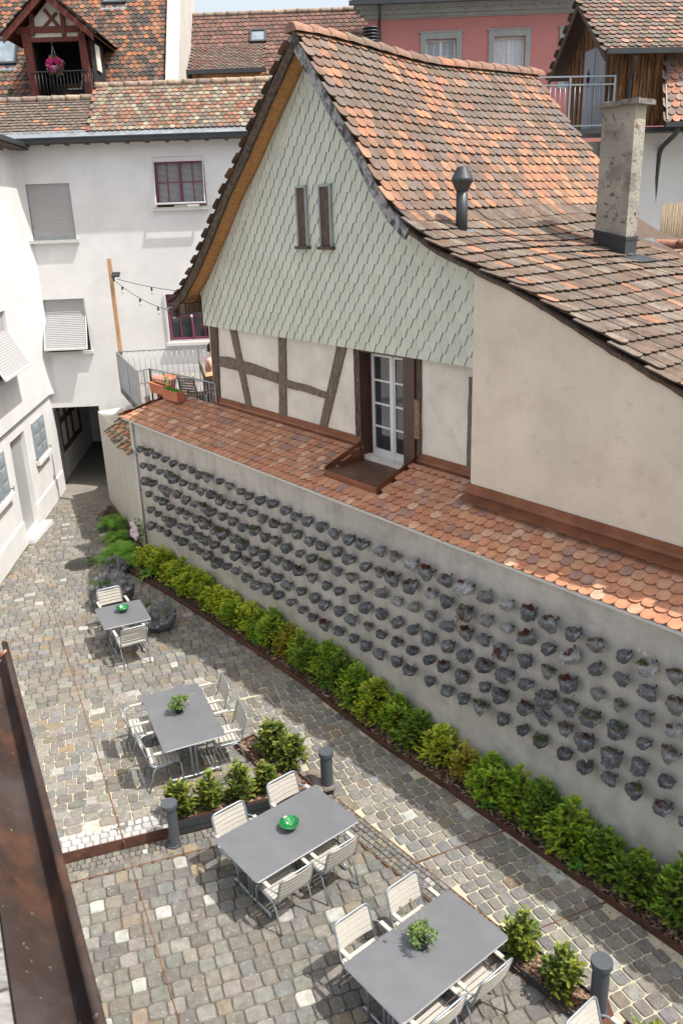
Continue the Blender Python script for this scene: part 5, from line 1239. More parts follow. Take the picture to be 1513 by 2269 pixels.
# ================================================================== tables and chairs of the court
def rrect(L, W, r=.05, n=5):
    out = []
    for (sx, sy, a0) in ((1, 1, 0), (-1, 1, 90), (-1, -1, 180), (1, -1, 270)):
        for i in range(n+1):
            th = math.radians(a0+90*i/n); out.append((sx*(L/2-r)+r*math.cos(th), sy*(W/2-r)+r*math.sin(th)))
    return out
def table(px4, zg, label, L=None, W=None):
    P = [at(x, y, zg+.74) for x, y in px4]; c = sum(P, Vector())/4; X = ((P[0]-P[3])+(P[1]-P[2])); lx = X.length/2; Y = ((P[1]-P[0])+(P[2]-P[3])); ly = Y.length/2
    X = X.normalized(); rz = math.atan2(X.y, X.x)
    t = thing('outdoor_table', label, 'table', (c.x, c.y, zg), rz, 'grey tables in the court')
    L = L or lx; W = W or ly; RR = rrect(L, W); n = len(RR)
    g = MB(); g.add([(x, y, .722) for x, y in RR]+[(x, y, .737) for x, y in RR]+[(x*(1-.006/L*2), y*(1-.006/W*2), .741) for x, y in RR], [tuple(range(2*n, 3*n))], mi=0)
    m0 = 0; g.f += [[i, (i+1) % n, n+(i+1) % n, n+i] for i in range(n)]+[[n+i, n+(i+1) % n, 2*n+(i+1) % n, 2*n+i] for i in range(n)]+[list(range(n))[::-1]]
    g.m += [1]*n+[0]*n+[0]; g.c += [(1, 1, 1)]*(2*n+1); g.sm += [False]*(2*n+1)
    g.build('tabletop', ['table top', 'table edge'], t, local=True)
    for sx in (-1, 1):
        xx = sx*(L/2-.20); g = MB()
        g.tube([(xx, -.035, .04), (xx, -.035, .70)], .019, 8); g.tube([(xx, .035, .04), (xx, .035, .70)], .019, 8)
        g.tube(fillet([(xx, -W*.42, .015), (xx, -W*.40, .075), (xx, 0, .055), (xx, W*.40, .075), (xx, W*.42, .015)], .07), .019, 8)
        g.bar((xx, -W*.36, .705), (xx, W*.36, .705), .03, .03); g.build('leg', 'galvanised', t, local=True)
    g = MB(); g.tube([(-L/2+.20, 0, .10), (0, 0, .69)], .013, 6); g.tube([(L/2-.20, 0, .10), (0, 0, .69)], .013, 6); g.bar((-L/2+.2, 0, .70), (L/2-.2, 0, .70), .03, .03); g.build('stretcher', 'galvanised', t, local=True)
    return t, c, rz, L, W
def make_chair():
    t = thing('slatted_chair', 'x', 'chair', (0, 0, 0), 0, 'slatted metal chairs at the court tables')
    pth = [(.25, .25, 0), (.25, .23, .445), (.25, -.20, .43), (.245, -.32, .86), (-.245, -.32, .86), (-.25, -.20, .43), (-.25, .23, .445), (-.25, .25, 0)]
    g = MB(); g.tube(fillet(pth, .075, 6), .0125, 8); g.build('frame', 'galvanised', t, local=True)
    for s_ in (1, -1):
        g = MB(); g.tube(fillet([(s_*.25, .10, .42), (s_*.25, -.16, .405), (s_*.25, -.27, 0)], .06), .0115, 8); g.build('leg', 'galvanised', t, local=True)
    g = MB()
    for i in range(7):
        y = .20-i*.062; dz = -.012*math.sin(math.pi*(i+.3)/6.5)
        g.box(-.238, .238, y-.0235, y+.0235, .448+dz, .462+dz)
    g.bar((-.2, .22, .44), (-.2, -.19, .43), .02, .012); g.bar((.2, .22, .44), (.2, -.19, .43), .02, .012)
    g.build('seat', 'slat', t, local=True)
    g = MB()
    for i in range(5):
        z = .565+i*.061; k = (z-.43)/.43; y = -.20-.12*k
        x = .232-.004*k; sh = .018
        for j in range(6):
            u0, u1 = -x+2*x*j/6, -x+2*x*(j+1)/6; y0 = y-sh*(1-(u0/x)**2); y1 = y-sh*(1-(u1/x)**2)
            g.add([(u0, y0-.004, z-.023), (u1, y1-.004, z-.023), (u1, y1-.018, z+.024), (u0, y0-.018, z+.024), (u0, y0+.006, z-.023), (u1, y1+.006, z-.023), (u1, y1-.008, z+.024), (u0, y0-.008, z+.024)], [(0, 1, 2, 3), (4, 5, 6, 7), (0, 1, 5, 4), (3, 2, 6, 7)]+([(0, 3, 7, 4)] if j == 0 else [])+([(1, 2, 6, 5)] if j == 5 else []))
    g.build('backrest', 'slat', t, local=True)
    for s_ in (1, -1):
        g = MB(); g.tube(fillet([(s_*.247, -.258, .64), (s_*.285, -.20, .655), (s_*.285, .17, .655), (s_*.265, .14, .45)], .06), .010, 8); ar_ = g.build('arm', 'galvanised', t, local=True)
        g = MB(); g.box(s_*.285-.024, s_*.285+.024, -.15, .14, .664, .684); g.build('armrest', 'slat', ar_, local=True)
    return t
CH = make_chair(); usedC = [False]
def chair(px, py, zg, fwd, label):
    h = at(px, py, zg+.86); fwd = Vector((fwd.x, fwd.y, 0)).normalized(); o = h+fwd*.32
    rz = math.atan2(fwd.y, fwd.x)-math.pi/2
    return place(CH, usedC, (o.x, o.y, zg), rz, label)
T3, c3, r3, L3, W3 = table([(697.7, 1737.5), (795, 1819), (569, 1957.6), (474.5, 1860.5)], LOW, 'long grey table with the green bowl, below the planter with the small yews')
T2, c2, r2, L2, W2 = table([(499, 1632), (365, 1664), (309, 1541), (439.5, 1513)][::1], 0, 'grey table with a ferny pot plant, on the pale jointed upper terrace')
T1, c1, r1, L1, W1 = table([(308, 1328), (339, 1370), (234, 1394), (207, 1350)], 0, 'small square grey table with a green bowl, beside the big grey boulders')
T4, c4, r4, L4, W4 = table([(995, 1971), (1127, 2074), (893, 2275), (757, 2135)], LOW, 'long grey table with a leggy pot plant at the bottom of the picture')
def perp(r): return Vector((-math.sin(r), math.cos(r), 0))
n3 = perp(r3); n3 = n3 if n3.y > 0 else -n3
n4 = perp(r4); n4 = n4 if n4.y > 0 else -n4
ax2 = Vector((math.cos(r2), math.sin(r2), 0))
# for table 2 the long axis runs between its first and last corner
lx2 = (at(499, 1632, .74)-at(439.5, 1513, .74)).normalized(); s2v = Vector((-lx2.y, lx2.x, 0)); s2v = s2v if s2v.x > 0 else -s2v
n1 = (at(308, 1328, .74)-at(339, 1370, .74)).normalized()
chair(504, 1789, LOW, -n3, 'left chair at the far side of the green bowl table, before the planter')
chair(622, 1722, LOW, -n3, 'right chair at the far side of the green bowl table, near a bollard')
chair(659, 1931, LOW, n3, 'left chair at the near side of the green bowl table, its back towards us')
chair(762, 1869, LOW, n3, 'right chair at the near side of the green bowl table, its back towards us')
chair(266, 1569, 0, s2v, 'chair left of the upper terrace table, far one beside the steel strip')
chair(304, 1632, 0, s2v, 'chair left of the upper terrace table, near one')
chair(499, 1505, 0, -s2v, 'chair right of the upper terrace table, far one')
chair(537, 1566, 0, -s2v, 'chair right of the upper terrace table, near one next to the yew planter')
chair(240, 1303, 0, -n1, 'chair between the small square table and the biggest boulder')
chair(296, 1391, 0, n1, 'chair on the near side of the small square table, back to the viewer')
chair(777, 2023, LOW, -n4, 'chair on the far side of the bottom table, left one')
chair(889, 1949, LOW, -n4, 'chair on the far side of the bottom table, right one by the sett strip')
chair(1102, 2149, LOW, n4, 'right chair on the near side of the bottom table, by the low planter')
chair(997, 2232, LOW, n4, 'left chair on the near side of the bottom table, cut by the edge')
chair(1285, 2236, LOW, -n4, 'chair top at the bottom edge beside the right hand bollard')
# bowls and table plants
def bowl(c, zg, lab):
    t = thing('green_bowl', lab, 'bowl', (c.x, c.y, zg+.742), 0, 'green glazed bowls')
    g = MB(); g.lathe([(.05, 0), (.055, .012), (.10, .05), (.128, .098), (.130, .104), (.121, .102), (.094, .055), (.05, .022), (.005, .018)], n=36)
    for i in range(len(g.v)):
        x, y, z = g.v[i]; r_ = math.hypot(x, y)
        if z > .09: th = math.atan2(y, x); g.v[i] = (x, y, z+.004*math.cos(th*12))
    g.build('bowl', 'green glaze', t, local=True)
bowl(at(642, 1836, LOW+.74), LOW, 'green glazed bowl on the long grey table')
bowl(at(273, 1355, .74), 0, 'green glazed bowl on the small square table')
def potplant(c, zg, lab, seed, stems):
    random.seed(seed); t = thing('potted_plant', lab, 'potted plant', (c.x, c.y, zg+.742), 0)
    g = MB(); g.lathe([(.055, 0), (.072, .10), (.077, .10), (.077, .115), (.068, .115), (.065, .09), (.005, .088)], n=20); g.build('pot', 'black pot', t, local=True)
    g = MB()
    for k in range(22):
        th = R()*6.28; el_ = .2+R()*1.1; L = .10+R()*.10; d = Vector((math.cos(th)*math.cos(el_), math.sin(th)*math.cos(el_), math.sin(el_))); p0 = Vector((0, 0, .10)); p1 = p0+d*L; g.tube([p0, p0+d*L*.6+Vector((0, 0, .02)), p1], .0018, 4, col=(.25, .12, .06))
        for i in range(16):
            pp_ = p1+Vector((R()-.5, R()-.5, R()-.6))*.075; leafcloud(g, 3, lambda: (pp_, Vector((R()-.5, R()-.5, R()-.3))), .028, [(.17, .29, .08), (.25, .38, .12), (.10, .20, .06), (.32, .38, .15)], asp=1.5)
    g.build('foliage', 'leaf', t, local=True)
    g = MB()
    for (dx, dy, h_) in stems:
        g.tube([(0, 0, .1), (dx*.45, dy*.45, .1+h_*.65), (dx, dy, .1+h_)], .0022, 4, col=(.45, .42, .18))
        leafcloud(g, 36, lambda: (Vector((dx, dy, .1+h_))+ball(.014, 0)[0], Vector((R()-.5, R()-.5, R()-.3))), .018, [(.55, .45, .28), (.60, .52, .36)], asp=1.2)
    g.build('flower_stalk', 'leaf', t, local=True); random.seed(seed+50)
potplant(at(397, 1576, .76), 0, 'ferny green pot plant with pale seed heads on the upper terrace table', 3, [(.20, .16, .12), (.16, -.02, .10)])
potplant(at(935, 2095, LOW+.76), LOW, 'feathery pot plant with long brown flower stalks on the bottom table', 5, [(-.22, .22, .22), (-.10, .26, .28), (.02, .16, .26), (-.28, .04, .15)])
# ================================================================== bollards
def make_bollard():
    t = thing('bollard_light', 'x', 'bollard', (0, 0, 0), 0, 'dark bollard lights'); n = 28
    def seg(r, a0, a1, z0, z1, g):
        V = [(0 if False else r*math.cos(math.radians(a0+(a1-a0)*i/n)), r*math.sin(math.radians(a0+(a1-a0)*i/n)), z) for z in (z0, z1) for i in range(n+1)]
        g.add(V, [(i, i+1, n+2+i, n+1+i) for i in range(n)], smooth=True); g.add(V, [(0, n+1, 2*n+1, n), tuple(range(n+1))[::-1], tuple(range(n+1, 2*n+2))])
    g = MB(); seg(.092, -115, 115, .03, .66, g); g.build('body', 'bollard paint', t, local=True)
    g = MB(); g.lathe([(.100, .0), (.100, .035), (.095, .038)], n=32); g.build('base', 'bollard paint', t, local=True)
    g = MB(); g.lathe([(.108, .64), (.113, .645), (.113, .703), (.109, .709)], n=48, smooth=False); g.build('cap', 'bollard paint', t, local=True)
    return t
BL = make_bollard(); ub = [False]
p = at(386, 1872, LOW); place(BL, ub, (p.x, p.y, LOW), math.radians(10), 'dark bollard at the left end of the yew planter, open slot facing left')
p = at(726, 1752, LOW); place(BL, ub, (p.x, p.y, LOW+.0), math.radians(-60), 'dark bollard at the right end of the yew planter, beside the path')
p = at(1322, 2246, LOW+.02); place(BL, ub, (p.x, p.y, LOW+.06), math.radians(-70), 'dark bollard at the lower right corner on a rusty steel block')
g = MB(); g.box(p.x-.16, p.x+.16, p.y-.16, p.y+.16, LOW-.1, LOW+.055); tag(g.build('steel_block', 'corten', loc=(p.x, p.y, LOW)), 'rusty steel block under the lower right bollard', 'block')
# ================================================================== planting beds
def edge_run(g, pts, zt, zb, th=.012, h=None):
    for a, b in zip(pts, pts[1:]):
        g.prism([(a.x, a.y, zb), (b.x, b.y, zb), (b.x, b.y, zt), (a.x, a.y, zt)], Vector((-(b-a).y, (b-a).x, 0)).normalized()*th)
hb_ = thing('hedge_bed', 'long rusty steel edged bed along the foot of the stone studded wall', 'planting bed', B0, HRZ)
def toF(v): d = v-B0; return Vector((d.dot(AV), d.dot(BV), 0))
EP = [toF(at(x, y, .10)) for x, y in ((268, 1243), (282, 1261), (350, 1298), (434, 1351), (540, 1421), (650, 1494), (755, 1566), (861, 1638))]
EP += [Vector((EP[-1].x+k, -.56+.0*k, 0)) for k in (1.2, 2.5, 4., 6, 9)]
EP[-6:] = EP[-6:]
def ez(a): p = F(a, -.56, 0); return pathz(p.x-.05, p.y)
g = MB()
for a, b in zip(EP, EP[1:]):
    za, zb = ez(a.x), ez(b.x); n_ = max(1, int((b-a).length/.4))
    for i in range(n_):
        u, v = a.lerp(b, i/n_), a.lerp(b, (i+1)/n_); z0, z1 = ez(u.x), ez(v.x); g.prism([(u.x, u.y, z0-.1), (v.x, v.y, z1-.1), (v.x, v.y, z1+.105), (u.x, u.y, z0+.105)], (0, .012, 0))
g.build('steel_edge', 'corten', hb_, local=True)
g = MB()
for a, b in zip(EP[1:], EP[2:]):
    n_ = max(1, int((b-a).length/.4))
    for i in range(n_):
        u, v = a.lerp(b, i/n_), a.lerp(b, (i+1)/n_); z0, z1 = ez(u.x)+.06, ez(v.x)+.06; g.quad((u.x, u.y+.012, z0), (v.x, v.y+.012, z1), (v.x, -.001, z1+.02), (u.x, -.001, z0+.02))
g.build('soil', 'soil', hb_, local=True)
def chips(g, n, f):
    for i in range(n):
        p = f(); th = R()*6.28; l = .02+R()*.03; w_ = .006+R()*.01; x = Vector((math.cos(th), math.sin(th), (R()-.5)*.6))*l; y = Vector((-math.sin(th), math.cos(th), (R()-.5)*.6))*w_
        g.add([p-x-y, p+x-y, p+x+y, p-x+y, p+Vector((0, 0, -.008))], [(0, 1, 2, 3), (0, 1, 4), (2, 3, 4)], col=jit(random.choice([(.20, .115, .07), (.13, .075, .05), (.32, .22, .15), (.09, .055, .04)]), .2))
g = MB()
def hp(): a = .2+R()*15.5; b = -.53+R()*.5; return Vector((a, b, ez(a)+.085))
chips(g, 5200, hp); g.build('bark_mulch', 'mulch', hb_, local=True)['kind'] = 'stuff'
# small yew planter between the terraces
def planter(name, lab, poly, zt, zb, zs, nch, m='corten', gap=None):
    c = sum(poly, Vector())/len(poly); t = thing(name, lab, 'planter', (c.x, c.y, zb)); g = MB(); edge_run(g, poly+[poly[0]], zt, zb); g.build('steel_edge', m, t)
    g = MB(); g.add([(p.x, p.y, zs) for p in poly], [tuple(range(len(poly)))]); g.build('soil', 'soil', t)
    g = MB(); xs = [p.x for p in poly]; ys = [p.y for p in poly]; P2 = [(p.x, p.y) for p in poly]
    def f():
        while True:
            x = min(xs)+R()*(max(xs)-min(xs)); y = min(ys)+R()*(max(ys)-min(ys))
            if inpoly(x, y, P2): return Vector((x, y, zs+.012))
    chips(g, nch, f); g.build('bark_mulch', 'mulch', t)['kind'] = 'stuff'; return t
pA_ = rp((at(398, 1829, .05)-RP).dot(RX), .03); pC_ = rp((at(712, 1742, .05)-RP).dot(RX)-.10, .03); wd = .36
pE = at(563, 1628, .08); inner = (pC_-pE).normalized(); inn = Vector((-inner.y, inner.x, 0)); inn = inn if inn.x < 0 else -inn
pCi = pC_+inn*.36; tt_ = (pA_+RY*wd)
k_ = ((pA_+RY*wd)-(pE+inn*.36)).dot(RY)/inner.dot(RY); pG = pE+inn*.36+inner*k_
poly1 = [pA_, pC_, pE, pE+inn*.36, pG, pA_+RY*wd]
PLA = planter('yew_planter', 'angled low steel planter with yews and bark between upper and lower terrace', poly1, .10, -.02, .055, 900)
g = MB(); a = rp((pA_-RP).dot(RX)-.05, -.014); b = rp((pC_-RP).dot(RX)+.03, -.014); g.bar((a.x, a.y, .045), (b.x, b.y, .045), .014, .12); g.bar((a.x, a.y+.008, -.07), (b.x, b.y+.008, -.07), .012, .11); g.build('front_strip', 'dark metal', PLA)
q_a, q_b = at(1111, 2113, LOW+.10), at(1277, 2252, LOW+.10); dq = (q_b-q_a).normalized(); nq = Vector((-dq.y, dq.x, 0)); nq = nq if nq.x > 0 else -nq
poly2 = [q_a, q_b, q_b+nq*.36, q_a+nq*.36]
planter('yew_planter', 'straight low dark planter with two pointed yews beside the bottom table', poly2, LOW+.11, LOW-.1, LOW+.06, 500, 'dark metal')
q_c = q_b+dq*.36+nq*.0; poly3 = [q_c, q_c+dq*1.6, q_c+dq*1.6+nq*.36, q_c+nq*.36]
planter('yew_planter', 'low planter with yews in the lower right corner beyond the bollard', poly3, LOW+.11, LOW-.1, LOW+.06, 400)
# ================================================================== yews
def yew_mesh(seed, h, w_, cols, n=210, lsz=.034):
    random.seed(seed); g = MB(); stems = MB()
    stems.tube([(0, 0, 0), (.01, .01, h*.5), (0, 0, h*.9)], [.014, .010, .004], 6, col=(.12, .07, .04))
    leaders = [(0, 0, h)]+[((R()-.5)*w_*.9, (R()-.5)*w_*.9, h*(.55+R()*.42)) for _ in range(6)]
    for i in range(n):
        t = R()**.8; lead = random.choice(leaders); z = .05+t*(lead[2]-.05)
        prof = w_*.5*(.55+.9*math.sin(math.pi*min(1, (z/h)*.8+.18)))*(1-.55*(z/h)**3)
        th = R()*6.283; rr = prof*(.35+.65*R()**.6)
        cx_, cy_ = lead[0]*z/h, lead[1]*z/h
        ph_ = noise.noise(Vector((math.cos(th)*1.6, math.sin(th)*1.6, z*4+seed))); rr *= 1+.45*ph_
        tip = Vector((cx_+rr*math.cos(th), cy_+rr*math.sin(th), z+(R()-.3)*.06))
        up = .35+.9*(z/h); d = Vector((math.cos(th+(R()-.5)*1.6), math.sin(th+(R()-.5)*1.6), up*(.3+R()*1.1))).normalized()
        L = .07+R()*.05; p0 = tip-d*L; drp = Vector((0, 0, -.02-.02*R()))
        young = R(); base = random.choice(cols)
        if i % 3 == 0: stems.tube([(cx_, cy_, max(.03, z-.12)), tuple(p0)], [.004, .002], 4, col=(.12, .07, .04))
        side_ = d.cross(Vector((0, 0, 1))).normalized(); nrm = side_.cross(d)
        m = 8
        for j in range(m):
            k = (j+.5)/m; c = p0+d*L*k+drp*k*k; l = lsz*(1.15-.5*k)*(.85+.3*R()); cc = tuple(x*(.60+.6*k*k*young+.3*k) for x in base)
            for s_ in (-1, 1):
                dd_ = (side_*s_+d*.75+nrm*(.25+(R()-.5)*.3)).normalized(); wv = d*.0052; lf = dd_*l
                g.add([c-wv, c+lf*.6-wv*.9+nrm*.002, c+lf, c+lf*.6+wv*1.2, c+wv], [(0, 1, 2, 3, 4)], col=cc)
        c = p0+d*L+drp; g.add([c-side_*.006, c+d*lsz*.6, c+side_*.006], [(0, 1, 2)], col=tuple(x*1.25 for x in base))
    return g, stems
YG = [(.34, .54, .05), (.42, .62, .06), (.25, .45, .05), (.50, .64, .07)]
YY = [(.62, .74, .07), (.70, .78, .08), (.50, .66, .07), (.74, .72, .08)]
YO = [(.64, .50, .08), (.56, .55, .07), (.42, .50, .06), (.66, .48, .10)]
YD = [(.20, .35, .05), (.26, .42, .055), (.34, .48, .06), (.15, .27, .045)]
protos = {}
def yew_proto(key, *a, **k):
    g, st = yew_mesh(*a, **k); t = thing('yew_shrub', 'x', 'shrub', (0, 0, 0), 0, 'yew shrubs in the long bed' if key[0] == 'h' else 'young yews in the low planters')
    st.build('stem', 'leaf', t, local=True); g.build('foliage', 'leaf', t, local=True); protos[key] = (t, [False])
yew_proto('hG', 11, .68, .54, YG, n=560); yew_proto('hY', 12, .66, .55, YY+YG[:2], n=620); yew_proto('hO', 13, .62, .46, YO, n=430); yew_proto('hD', 14, .76, .48, YD+YG[:1], n=600); yew_proto('hG2', 31, .74, .46, YG+YY[:1], n=560); yew_proto('hY2', 32, .60, .52, YY, n=520); yew_proto('hD2', 34, .66, .46, YD, n=520)
yew_proto('pA', 21, .64, .34, [(.14, .21, .04), (.34, .36, .05), (.08, .13, .03), (.22, .29, .04)], n=420, lsz=.028); yew_proto('pB', 22, .68, .31, [(.12, .19, .04), (.30, .34, .045), (.07, .12, .03), (.22, .28, .04)], n=400, lsz=.028)
ordn = ['first', 'second', 'third', 'fourth', 'fifth', 'sixth', 'seventh', 'eighth', 'ninth', 'tenth', 'eleventh', 'twelfth', 'thirteenth', 'fourteenth', 'fifteenth', 'sixteenth', 'seventeenth', 'eighteenth', 'nineteenth', 'twentieth', 'twenty-first', 'twenty-second', 'twenty-third', 'twenty-fourth', 'twenty-fifth', 'twenty-sixth', 'twenty-seventh', 'twenty-eighth', 'twenty-ninth', 'thirtieth', 'thirty-first', 'thirty-second', 'thirty-third', 'thirty-fourth', 'thirty-fifth', 'thirty-sixth', 'thirty-seventh', 'thirty-eighth']
random.seed(99)
hedge = 'YGYYGYYGYYGYGGOGDGDGYGDYOGGDGDDDG'
adj = {'Y': 'yellow green yew shrub', 'G': 'fresh green yew shrub', 'O': 'orange tinged yew shrub', 'D': 'darker green yew shrub'}
a = .62; i = 0
HP = []
while a < 15.8 and i < len(hedge):
    HP.append((a, hedge[i])); a += .42 if a < 8 else .50; i += 1
for i, (a, k) in enumerate(HP):
    t, u = protos['h'+k+('2' if k != 'O' and R() < .45 else '')]; p = F(a+(R()-.5)*.10, -.22+(R()-.5)*.10, ez(a)+.05)
    place(t, u, p, R()*6.28, '%s, %s from the far end of the long bed' % (adj[k], ordn[i]), sc=(1+(R()-.5)*.24, 1+(R()-.5)*.24, (.98 if a < 6 else 1.12)+(R()-.5)*.44))
yp = [((406, 1806), 'yew at the left end of the angled planter by the left bollard', 'pA', .98), ((470, 1789), 'yew second from the left in the angled planter', 'pB', .95), ((531, 1770), 'yew third from the left in the angled planter', 'pB', 1.02), ((588, 1750), 'yew at the inner corner of the angled planter', 'pA', .85), ((604, 1672), 'tallest yew at the far tip of the angled planter', 'pA', 1.12), ((640, 1702), 'yew on the path side arm of the angled planter', 'pA', 1.06)]
for (px, py), lab, k, sc in yp:
    t, u = protos[k]; p = at(px, py, .05); place(t, u, p, R()*6.28, lab, sc=sc)
for v, lab, k, sc in ((q_a+dq*.16+nq*.18, 'pointed yew in the straight dark planter, nearest the bottom table corner', 'pB', 1.02), (q_a+dq*.72+nq*.18, 'pointed yew in the straight dark planter, next to the right bollard', 'pB', .98), (q_c+dq*.42+nq*.16, 'yew at the bottom edge just right of the right bollard', 'pA', .92), (q_c+dq*.95+nq*.18, 'yew in the bottom right corner of the picture', 'pA', .8)):
    t, u = protos[k]; place(t, u, Vector((v.x, v.y, LOW+.06)), R()*6.28, lab, sc=sc)
# ferns
def fern(loc, seed, n, L, lab, col=((.20, .42, .05), (.28, .52, .08), (.16, .34, .05))):
    random.seed(seed); t = thing('fern', lab, 'fern', loc, 0, 'ferns at the foot of the side wall'); g = MB()
    for i in range(n):
        th = i*2.4+R()*.5; el_ = .45+R()*.8; l = L*(.7+R()*.5); c = random.choice(col); pts = []
        for j in range(15):
            k = j/14; r_ = l*k*math.cos(el_)*(1+.35*k); z = l*(k*math.sin(el_)-.55*k*k*k*1.3)+.03; pts.append(Vector((r_*math.cos(th), r_*math.sin(th), max(.03, z))))
        for j in range(1, 15):
            p = pts[j]; d = (pts[j]-pts[j-1]).normalized(); s_ = d.cross(Vector((0, 0, 1))).normalized(); k = j/14
            for h_ in (0, .5):
                pq = pts[j-1].lerp(p, h_); wl_ = l*.24*math.sin(math.pi*min(1, (k+h_/14)*.86+.10))**.8
                for s2_ in (-1, 1):
                    tp = pq+s_*s2_*wl_+d*wl_*.45+Vector((0, 0, -.12*wl_)); e_ = d*l*.010; g.add([pq-e_, tp-d*.002, tp+d*.004, pq+e_], [(0, 1, 2, 3)], col=tuple(x*(.8+.4*R()) for x in c))
    g.build('fronds', 'leaf', t, local=True); g = MB(); g.lathe([(.05, 0), (.04, .05), (.01, .07)], n=8); g.build('rootstock', 'soil', t, local=True)
def gp(px, py, z=0): v = at(px, py, z); return (v.x, v.y, z)
fern(gp(252, 1168), 1, 34, .62, 'farthest fern against the side wall, next to the passage')
fern(gp(262, 1200), 5, 30, .56, 'fern between the farthest and the broadest one')
fern(gp(268, 1236), 2, 44, .70, 'broadest bright fern, behind the small boulder')
fern(gp(296, 1252), 3, 26, .55, 'small fern under the clematis flowers')
fb = thing('edging_strip', 'short rusty steel strip holding the soil of the fern bed', 'steel edging', (at(228, 1150).x, at(228, 1150).y, 0)); g = MB(); e0, e1 = at(232, 1130), at(262, 1243); g.bar((e0.x, e0.y, .02), (e1.x, e1.y, .02), .012, .07); g.build('strip', 'corten', fb)
g = MB(); g.add([F(-4.6, .95, .012), F(-3.8, .35, .012), F(.2, -.75, .012), F(.2, .02, .012)], [(0, 1, 2, 3)]); tag(g.build('fern_bed_soil', 'soil'), kind='structure')
hf = thing('broadleaf_plant', 'plant with long glossy strap leaves at the far end of the long bed', 'plant', gp(331, 1278, .05)); random.seed(4); g = MB()
for i in range(30):
    th = i*2.4; el_ = .5+R()*.7; l = .34+R()*.12; c = random.choice([(.16, .32, .04), (.22, .40, .07), (.12, .26, .03)]); prev = None
    for j in range(8):
        k = j/7; r_ = l*k*math.cos(el_); z = l*(k*math.sin(el_)-.55*k**2.5)+.02; p = Vector((r_*math.cos(th), r_*math.sin(th), z)); s_ = Vector((-math.sin(th), math.cos(th), 0))*(.032*math.sin(math.pi*min(1, k*.9+.08)))
        if prev: g.add([prev[0]-prev[1], p-s_, p+Vector((0, 0, -.006)), p+s_, prev[0]+prev[1], prev[0]+Vector((0, 0, -.006))], [(0, 1, 2, 5), (5, 2, 3, 4)], col=c, smooth=True)
        prev = (p, s_)
g.build('leaves', 'leaf', hf, local=True)
cm = thing('clematis', 'pale pink star flowered clematis climbing at the corner of the grey wall', 'climbing plant', F(-.05, -.06, 0)); random.seed(6); g = MB()
for k in range(5): g.tube([F(-.05+k*.03, -.05, 0), F(-.12+.06*k, -.10, .35), F(-.2+.1*k, -.08, .8+.1*R())], .005, 5, col=(.14, .09, .05))
leafcloud(g, 150, lambda: (F(-.08+(R()-.5)*.45, -.08-R()*.10, .45+R()*.55), Vector((R()-.5, R()-.8, R()-.2))), .06, [(.10, .20, .04), (.15, .27, .05)], asp=1.6); g.build('foliage', 'leaf', cm)
g = MB()
for k in range(26):
    c = F(-.16+(R()-.5)*.36, -.20-R()*.06, .52+R()*.40); nn_ = Vector((-.5+R()*.3, -.7, .5)).normalized(); x = nn_.cross(Vector((0, 0, 1))).normalized(); y = x.cross(nn_)
    for m_ in range(7):
        th = m_*.897; d = x*math.cos(th)+y*math.sin(th); e_ = x*-math.sin(th)+y*math.cos(th); g.add([c, c+d*.03+e_*.012, c+d*.058, c+d*.03-e_*.012], [(0, 1, 2, 3)], col=(.72, .55, .66))
    g.add([c+x*.007+nn_*.003, c+y*.007+nn_*.003, c-x*.007+nn_*.003, c-y*.007+nn_*.003], [(0, 1, 2, 3)], col=(.45, .12, .28))
g.build('flowers', 'petal', cm)
# low geraniums hanging over the edge of the bed
for n_, (px, py, lab) in enumerate(((366, 1303, 'low lobed leaf plant at the bed edge, nearest the strap leaved plant'), (448, 1358, 'low lobed leaf plant at the bed edge beside the round planter boulder'), (566, 1424, 'low lobed leaf plant at the bed edge above the upper terrace table'), (716, 1520, 'low lobed leaf plant under the orange tinged yew'), (877, 1625, 'low lobed leaf plant at the middle of the long bed'), (1076, 1772, 'low lobed leaf plant at the bed edge above the green bowl table'), (1272, 1905, 'low lobed leaf plant at the bed edge near the lower right'))):
    v = toF(at(px, py, .1)); v.y = max(v.y, -.52) if v.x > 2 else v.y+.06; t = thing('geranium', lab, 'plant', F(v.x, v.y+.03, ez(v.x)+.06), 0, 'low plants along the bed edge'); random.seed(40+n_); g = MB()
    for i in range(46):
        d = Vector((R()-.5, R()-.5, .25+R()*.5)).normalized(); c = d*(.06+R()*.11); x = d.cross(Vector((0, 0, 1)));
        nrm = Vector((d.x*.4, d.y*.4, 1)).normalized(); x = nrm.orthogonal().normalized(); y = nrm.cross(x); r_ = .022+R()*.014; V = [c]
        for m_ in range(10): th = m_*.628; rr = r_*(1 if m_ % 2 else .62); V.append(c+x*rr*math.cos(th)+y*rr*math.sin(th)-nrm*.004)
        g.add(V, [(0, 1+m_, 1+(m_+1) % 10) for m_ in range(10)], col=random.choice([(.13, .30, .04), (.19, .38, .06), (.10, .24, .035)]))
    g.build('leaves', 'leaf', t, local=True)
